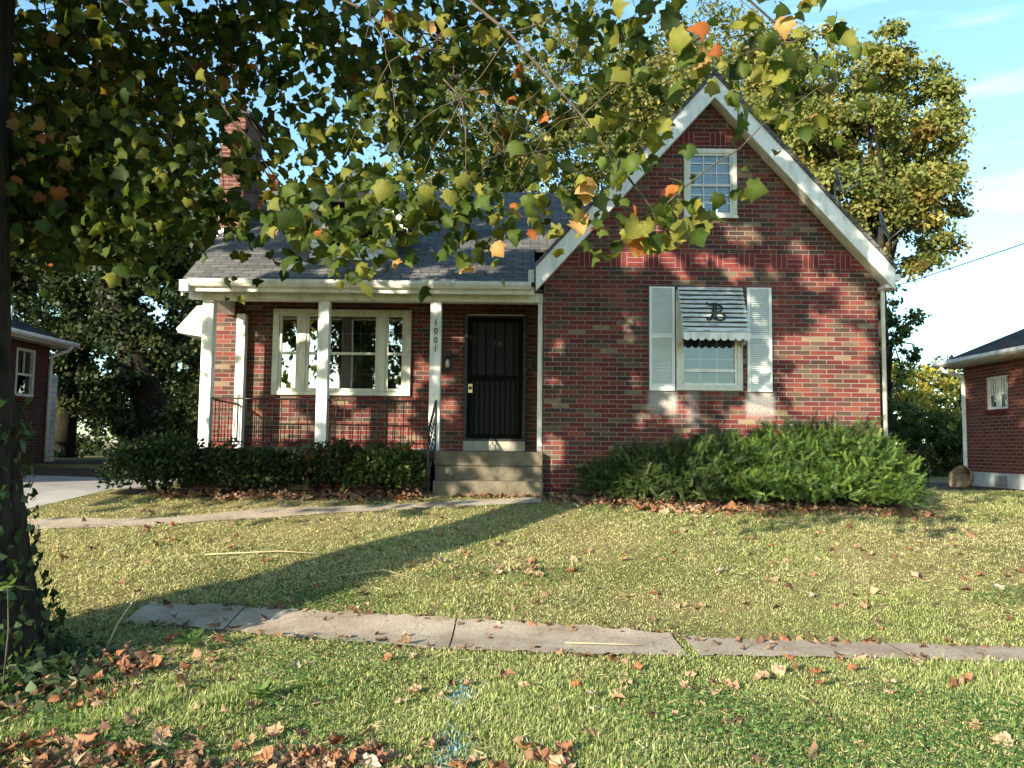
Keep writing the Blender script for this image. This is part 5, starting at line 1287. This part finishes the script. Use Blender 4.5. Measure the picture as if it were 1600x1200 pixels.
def sprout(x, y, z, n, ln, label, pal):
    S = thing('sprout', (x, y, gz(x, y)), label, 'plant')
    MB().tube([(x, y, gz(x, y) - .02), (x + .02, y, gz(x, y) + z * .6), (x, y, gz(x, y) + z)], [.006, .005, .003], 5).build('stem', M_BARK_L, S)
    a = rng.uniform(0, 6.28, n); e = rng.uniform(-.3, .9, n)
    d = np.stack([np.cos(a) * np.cos(e), np.sin(a) * np.cos(e), np.sin(e)], 1)
    V, Fc = scatter(LQ_V * np.array([.75, 1, 1]), LQ_F, np.tile([x, y, gz(x, y) + z], (n, 1)) + rng.normal(size=(n, 3)) * .015, frames(d, np.tile([0, 0, 1.0], (n, 1))), ln * rng.uniform(.6, 1.2, n))
    np_mesh('foliage', V, Fc, M_GRASS, S, np.repeat(pick(pal, [1] * len(pal), n), 4, axis=0))
sprout(-3.10, 5.18, .70, 18, .13, 'pale green leafy sprout standing in front of the ivy-covered trunk', [(.16, .24, .07), (.22, .28, .10)])
sprout(-2.45, 6.45, .10, 14, .16, 'low broad-leaved green weed at the left end of the pavement', [(.07, .14, .04), (.10, .17, .05)])
sprout(-1.55, 5.25, .05, 12, .13, 'low green weed rosette among the tall grass tufts', [(.10, .19, .05), (.14, .22, .06)])
def stick(pts, r, label):
    tag(MB().tube([(x, y, gz(x, y) + h) for x, y, h in pts], r, 6).build('stick', M_STICK), label, 'stick')
M_STICK = mat_plain('bleached_stick', (.30, .24, .14), (.48, .40, .26), 9, .85, .15, .2)
stick([(-3.05, 6.35, .0), (-2.98, 6.4, .22), (-2.88, 6.45, .40), (-2.80, 6.47, .50)], [.009, .008, .006, .003], 'pale dead stalk leaning out of the ivy beside the trunk')
stick([(-3.4, 9.3, .03), (-2.6, 9.4, .04), (-1.9, 9.3, .03)], [.007, .008, .004], 'long thin dry stick lying on the left of the lawn')
stick([(-1.75, 8.55, .03), (-1.3, 8.65, .05), (-1.0, 8.5, .03)], [.006, .006, .003], 'short dry stick lying in the shadow of the trunk')
stick([(.45, 6.75, .035), (.85, 6.72, .035), (1.05, 6.70, .035)], [.006, .006, .004], 'thin pale twig lying on the pavement slab')

NL.location.x -= .36

# ---------------------------------------------------------------- grass, clover, fallen leaves
def field(x, y, s, seed):
    r = np.random.default_rng(seed); v = np.zeros_like(x)
    for k in range(7):
        a = r.uniform(0, 2 * np.pi); f = s * 1.45 ** k / 2.2; v += np.sin((x * np.cos(a) + y * np.sin(a)) * f + r.uniform(0, 6.28)) / (1.25 ** k)
    return v / 2.2
YN_X = np.linspace(-9, 9, 400); YN_V = np.array([yn(v) for v in YN_X]); YF_V = np.array([yf(v) for v in YN_X])
def allowed(x, y, ov=.02):
    jit = ov * rng.normal(size=len(x))
    ok = ~((x > -3.35) & (y > np.interp(x, YN_X, YN_V) + jit) & (y < np.interp(x, YN_X, YF_V) - jit))
    yn_, yf_ = np.interp(x, YN_X, YN_V), np.interp(x, YN_X, YF_V)
    ed_ = np.where((y > yn_) & (y < yf_), np.minimum(y - yn_, yf_ - y) + .06 * np.sin(7 * x) * np.sin(3.1 * x + 1) + .03, 9)
    wf = np.interp(x, [p[0] for p in WALK_F], [p[1] for p in WALK_F]); wn_ = np.interp(x, [p[0] for p in WALK_N], [p[1] for p in WALK_N])
    ok &= ~((x > -6.6) & (x < .45) & (y > wn_ + .06 + 1.6 * jit) & (y < wf - .07 - 1.6 * jit))
    dr = np.interp(y, [p[1] for p in DRV_R], [p[0] for p in DRV_R])
    ok &= ~((x < dr + jit) & (x > -9.6) & (y < 16.7))
    bed = np.interp(x, [-6.0, -4, -1.3, -1.25, .48, .5, 1.5, 3.5, 5.85], [12.35, 12.2, 12.35, 12.35, 12.35, 12.3, 12.05, 11.85, 11.9])
    ok &= ~((x > -6.0) & (x < 6.0) & (y > bed + 2 * jit))
    ok &= ~((x > 6) & (y > 15.8 - .13 * (x - 6.3) + 3 * jit)) & ~((x < -5.9) & (y > 13))
    ok |= (x < -3.1 + .2 * np.sin(9 * y)) & (y > 6.5) & (y < 9.2) & (rng.random(len(x)) < .75)
    ok |= (ed_ < .10) & (rng.random(len(x)) < .30)
    ok |= (np.abs(x - 1.42 - .10 * (y - 6.9)) < .10) & (y > yn_) & (y < yf_)
    ok &= ((x + 4.13) ** 2 + (y - 5.95) ** 2) > .85
    return ok

NC = 165000                                    # tufts; each tuft is a handful of blades of one tone
u = rng.random(NC); cy_ = 3.7 + 12.3 * u ** 1.75; cx_ = rng.uniform(-1, 1, NC) * (.68 * cy_ + 2.3)
per = rng.integers(4, 12, NC); cid = np.repeat(np.arange(NC), per); NB = len(cid)
off = rng.normal(size=(NB, 2)) * .028
x, y = cx_[cid] + off[:, 0], cy_[cid] + off[:, 1]
tone = rng.uniform(.86, 1.16, NC)[cid]; tall = rng.uniform(.6, 1.5, NC)[cid]; cr_ = rng.random(NC)[cid]; caz = np.arctan2(off[:, 1], off[:, 0])
ok = allowed(x, y); cid, tone, tall, cr_, caz = cid[ok], tone[ok], tall[ok], cr_[ok], caz[ok]
x, y = x[ok], y[ok]
st = .5 + .5 * np.tanh(1.6 * field(x, y, 1.1, 3)) ; fine = field(x, y, 5.0, 8)
mid = np.exp(-((y - 9.6) / 2.0) ** 2)
near = np.clip((6.6 - y) / 1.0, 0, 1)
ps = np.clip(.28 + .40 * st * (1 - .5 * near) + .24 * mid - .14 * near + .16 * fine, .05, .90)
bare = np.clip(.5 * st + .4 * field(x, y, 2.6, 21) - .25, 0, .75)
keep = rng.random(len(x)) > bare * .8
x, y, ps, tone, tall, cr_, caz = (q[keep] for q in (x, y, ps, tone, tall, cr_, caz))
n = len(x); straw = (.65 * cr_ + .35 * rng.random(n)) < ps
g_ = pick([(.28, .345, .12), (.36, .415, .155), (.22, .275, .09), (.45, .46, .21)], (4, 3, 3, 2), n)
s_ = pick([(.66, .62, .34), (.60, .55, .30), (.70, .66, .41), (.48, .41, .23)], (4, 3, 2, 2), n)
col = np.where(straw[:, None], s_, g_) * (tone * rng.uniform(.8, 1.2, n))[:, None]
# two fading dabs of blue marking paint on the grass
for (cx, cy, rx, ry) in ((-.31, 5.46, .10, .24), (-.31, 4.45, .10, .30)):
    k = np.exp(-((x - cx) / rx) ** 2 - ((y - cy) / ry) ** 2) > rng.random(n) * 1.3 + .12
    col[k] = np.array([.22, .42, .50]) * rng.uniform(.7, 1.2, (k.sum(), 1))
h = rng.uniform(.016, .038, n) * tall * (1 + .5 * np.clip(field(x, y, 2.2, 5), -.5, 1))
tuft = np.exp(-((x + 1.7) / 1.0) ** 2 - ((y - 5.0) / .8) ** 2) * np.clip(.5 + field(x, y, 5, 9), 0, 1.2)
h *= 1 + 1.6 * tuft
edge = np.exp(-((y - np.interp(x, YN_X, YN_V)) / .12) ** 2) + .5 * np.exp(-((y - np.interp(x, YN_X, YF_V)) / .15) ** 2)
h *= 1 + .5 * edge * rng.random(n)
az = caz + rng.normal(0, .7, n); lean = np.where(straw, rng.uniform(.5, 1.45, n), rng.uniform(.2, 1.15, n))
wd = (.0024 + .00019 * y) * rng.uniform(.7, 1.3, n)
dx, dy = np.cos(az) * np.sin(lean), np.sin(az) * np.sin(lean); dz = np.cos(lean)
sx, sy = -np.sin(az), np.cos(az)
z = ground(x, y) - .004
B = np.stack([x, y, z], 1); D = np.stack([dx, dy, dz], 1) * h[:, None]; S = np.stack([sx, sy, 0 * sx], 1) * wd[:, None]
Mp = B + .5 * D + np.array([0, 0, 1]) * (.08 * h)[:, None]; Tp = B + D - np.array([0, 0, 1]) * (.10 * h * lean)[:, None]
V = np.stack([B - S * .7, B + S * .7, Mp + S, Mp - S, Tp], 1)        # 5 vertices: a quad and a tip
V = np.stack([B, Mp + S, Tp, Mp - S], 1).reshape(-1, 3)
Fc = np.arange(4 * n).reshape(-1, 4)
tag(np_mesh('grass', V, Fc, M_GRASS, None, np.repeat(col, 4, axis=0)), kind='stuff')

# loose dry clippings lying flat on the lawn
n = 52000
y = 3.8 + 8.6 * rng.random(n) ** 1.2; x = rng.uniform(-1, 1, n) * (.68 * y + 1.8)
k = allowed(x, y, .10) & (rng.random(n) < np.clip(.45 + .6 * field(x, y, 1.3, 17) + .25 * (y > 7), .06, 1))
x, y = x[k], y[k]; n = len(x)
a = rng.uniform(0, 6.28, n)
V, Fc = scatter(np.array([(-.05, 0, 0), (.05, 0, 0), (.04, 1, .08), (-.02, 1, .08)]), np.array([(0, 1, 2, 3)]), np.stack([x, y, ground(x, y) + rng.uniform(.006, .03, n)], 1),
                frames(np.stack([np.cos(a), np.sin(a), rng.uniform(-.15, .35, n)], 1), np.tile([0, 0, 1.], (n, 1)) + .3 * rng.normal(size=(n, 3))), rng.uniform(.03, .085, n))
col = pick([(.60, .55, .32), (.54, .48, .27), (.66, .61, .40), (.44, .36, .21)], (4, 3, 2, 2), n) * rng.uniform(.75, 1.2, (n, 1))
tag(np_mesh('dry_clippings', V, Fc, M_GRASS, None, np.repeat(col, 4, axis=0)), kind='stuff')

n = 60000
y = 3.8 + 3.0 * rng.random(n) ** 1.2; x = rng.uniform(-1, 1, n) * (.68 * y + 1.8)
f = field(x, y, 2.0, 40) + .35 * np.exp(-((x - .9) / 1.6) ** 2 - ((y - 4.9) / 1.0) ** 2) + .25 * np.exp(-((x - 2.8) / 1.) ** 2 - ((y - 4.8) / .5) ** 2)
k = (f + .25 * rng.normal(size=n) > .30) & allowed(x, y)
x, y = x[k], y[k]; n = len(x)
y2 = rng.uniform(7.3, 9.0, 16000); x2 = rng.uniform(-2, 5.5, 16000); k = (field(x2, y2, 1.9, 41) > .55) & allowed(x2, y2)
x, y = np.concatenate([x, x2[k]]), np.concatenate([y, y2[k]]); n = len(x)
hx = np.array([(0, 0, 0)] + [(math.cos(t) * .5, .5 + math.sin(t) * .5, -.06) for t in np.linspace(-1.1, 4.2, 6)])
hf = np.array([(0, i, i + 1) for i in range(1, 6)])
a = rng.uniform(0, 6.28, n); d = np.stack([np.cos(a), np.sin(a), rng.uniform(-.2, .3, n)], 1)
V, Fc = scatter(hx, hf, np.stack([x, y, ground(x, y) + rng.uniform(.018, .055, n)], 1), frames(d, np.tile([0, 0, 1.], (n, 1)) + .4 * rng.normal(size=(n, 3))), rng.uniform(.012, .026, n))
col = pick([(.10, .20, .06), (.14, .25, .075), (.07, .14, .045)], (4, 3, 3), n) * rng.uniform(.75, 1.25, (n, 1))
tag(np_mesh('clover', V, Fc, M_GRASS, None, np.repeat(col, len(hx), axis=0)), kind='stuff')

# loose litter in the beds and small crumbs in the grass
P_ = []
def put(n, fx, fy, h=.03):
    x, y = fx(n), fy(n); P_.append(np.stack([x, y, ground(x, y) + rng.uniform(.012, h, n)], 1))
put(420, lambda n: rng.uniform(.55, 2.4, n), lambda n: rng.normal(12.15, .14, n), .08)
put(330, lambda n: rng.uniform(2.2, 4.6, n), lambda n: rng.normal(11.75, .13, n), .06)
put(160, lambda n: rng.uniform(4.5, 6.0, n), lambda n: rng.normal(11.6, .12, n), .04)
put(420, lambda n: rng.uniform(-5.2, -1.3, n), lambda n: rng.normal(12.22, .12, n), .10)
put(60, lambda n: rng.uniform(-.9, .4, n), lambda n: rng.normal(12.42, .07, n), .04)
put(900, lambda n: np.minimum(rng.uniform(-3.2, .4, n), rng.uniform(-3.2, 1.2, n)), lambda n: 3.95 + np.abs(rng.normal(0, .24, n)), .045)
put(300, lambda n: rng.normal(-2.9, .45, n), lambda n: rng.normal(5.5, .55, n), .07)
put(420, lambda n: rng.uniform(-5.5, 6, n), lambda n: rng.uniform(4, 12, n), .04)
def along(f, o): return lambda n: np.interp(xe_, YN_X, f) + rng.normal(o, .05, n)
xe_ = rng.uniform(-3.4, 4.6, 80); put(80, lambda n: xe_, along(YN_V, .03), .035)
xe_ = rng.uniform(-3.4, 4.6, 110); put(110, lambda n: xe_, along(YF_V, -.04), .035)
pp = np.concatenate(P_); n = len(pp)
a = rng.uniform(0, 6.28, n)
FRl = frames(np.stack([np.cos(a), np.sin(a), rng.uniform(-.25, .45, n)], 1), np.tile([0, 0, 1.], (n, 1)) + .6 * rng.normal(size=(n, 3))); szl = rng.uniform(.022, .08, n)
BRN = [(.25, .14, .085), (.34, .21, .125), (.17, .09, .06), (.42, .29, .18), (.27, .115, .06)]
col = pick(BRN, (4, 3, 3, 1.5, 1.2), n) * rng.uniform(.65, 1.25, (n, 1)); kd_ = rng.integers(0, 4, n)
VL, FL, CL, base_ = [], [], [], 0
for q, (cu, dr_) in enumerate(((.5, .2), (1.5, -.6), (-.9, .5), (.3, 1.2))):
    k = kd_ == q; cv = leaf3(cu, dr_); cv[:, 2] += rng.normal(size=len(cv)) * .09; cv[:, :2] += rng.normal(size=(len(cv), 2)) * .05
    V, Fc = scatter(cv * np.array([1, 1 + .5 * (q % 2), 1]), SY_F, pp[k], FRl[k], szl[k]); VL.append(V); FL.append(Fc + base_); base_ += len(V)
    CL.append((col[k][:, None, :] * rng.uniform(.75, 1.2, (k.sum(), len(cv), 1))).reshape(-1, 3))
tag(np_mesh('leaf_litter', np.concatenate(VL), np.concatenate(FL), M_DEAD, None, np.concatenate(CL)), kind='stuff')

# the bigger fallen leaves, one object each
def leaf_mesh(name, curl, droop, col, fold):
    o2 = np.array([(x, y - .36) for x, y in outl]); o2 = np.concatenate([[(p * .55 + q * .45), q] for p, q in zip(np.roll(o2, 1, 0), o2)])
    rings = [np.zeros((1, 2))] + [o2 * k for k in (.38, .72, 1.0)]
    xy = np.concatenate(rings); r2 = np.hypot(xy[:, 0], xy[:, 1])
    ca = rng.uniform(0, 3.14); ax = xy[:, 0] * np.cos(ca) + xy[:, 1] * np.sin(ca); bx = -xy[:, 0] * np.sin(ca) + xy[:, 1] * np.cos(ca)
    ang = ax * 2.1 * curl                                             # rolled up round one axis
    v = np.stack([np.sin(ang) / (2.1 * curl), bx, (1 - np.cos(ang)) / (2.1 * curl)], 1)
    v[:, 2] += droop * .35 * bx ** 2 + fold * .05 * np.sin(bx * 9 + 1) + rng.normal(size=len(v)) * .045 * (r2 > .1)
    v[:, 2] -= v[:, 2].min()
    k = len(o2); fc = [(0, 1 + i, 1 + (i + 1) % k) for i in range(k)]
    for g in range(2): fc += [(1 + g * k + i, 1 + (g + 1) * k + i, 1 + (g + 1) * k + (i + 1) % k, 1 + g * k + (i + 1) % k) for i in range(k)]
    me = bpy.data.meshes.new(name); me.from_pydata([tuple(p) for p in v], [], fc); me.update()
    at = me.color_attributes.new('Col', 'FLOAT_COLOR', 'POINT')
    c4 = np.ones((len(v), 4)); c4[:, :3] = np.array(col) * (.72 + .55 * rng.random(len(v)))[:, None]; at.data.foreach_set('color', c4.ravel())
    me.materials.append(M_DEAD); return me
KINDS = [('tan', 'curled tan-brown fallen sycamore leaf lying on the grass', 'tan fallen leaves', [leaf_mesh('fallen_leaf', c, d, col, f) for c, d, col, f in ((.9, .9, (.36, .25, .155), 1), (1.3, .6, (.30, .195, .12), -1), (.6, 1.3, (.42, .31, .20), 1.6))]),
         ('rust', 'rust-red curled fallen sycamore leaf lying on the grass', 'rust-red fallen leaves', [leaf_mesh('fallen_leaf', c, d, col, f) for c, d, col, f in ((1.2, .8, (.25, .115, .065), 1), (.8, 1.4, (.30, .14, .07), -1.4))]),
         ('pale', 'bleached whitish fallen leaf lying pale side up on the grass', 'pale fallen leaves', [leaf_mesh('fallen_leaf', c, d, col, f) for c, d, col, f in ((.9, .9, (.46, .42, .35), 1), (1.2, .5, (.38, .33, .27), -1))])]
spots = []
def sc_(n, fx, fy, w, s):
    for _ in range(n):
        for _t in range(30):
            x, y = fx(), fy()
            if allowed(np.array([x]), np.array([y]), 0)[0]: break
        spots.append((x, y, random.choices((0, 1, 2), w)[0], random.uniform(*s)))
U = random.uniform; GA = random.gauss
sc_(70, lambda: U(-3.1, .3), lambda: 4.05 + abs(GA(0, .26)), (5, 3, .15), (.07, .14))
sc_(28, lambda: GA(-2.75, .28), lambda: GA(5.75, .35), (4, 4, .1), (.08, .14))
sc_(40, lambda: U(-2.6, 3.2), lambda: U(4.4, 6.4), (5, 2, .5), (.06, .11))
sc_(8, lambda: U(1.3, 3.2), lambda: U(5.5, 5.9), (5, 1, .4), (.09, .14))
sc_(70, lambda: U(-4.5, 6), lambda: U(7.2, 11.8), (5, 2.5, 1.2), (.05, .11))
sc_(16, lambda: GA(.1, .25), lambda: GA(8.8, .15), (5, 2, 0), (.08, .14))
sc_(24, lambda: U(1.6, 5.0), lambda: U(11.5, 11.9), (4, 4, .2), (.10, .18))
sc_(20, lambda: U(-5, -1.5), lambda: U(11.95, 12.3), (5, 3, .2), (.10, .2))
for (x, y, k, s) in spots:
    kd = KINDS[k]; me = random.choice(kd[3])
    o = bpy.data.objects.new('fallen_leaf', me); COL.objects.link(o)
    o.location = (x, y, gz(x, y) + .022); o.rotation_euler = (GA(0, .35), GA(0, .35), U(0, 6.28)); o.scale = (s, s, s)
    tag(o, kd[1], 'fallen leaf', kd[2])
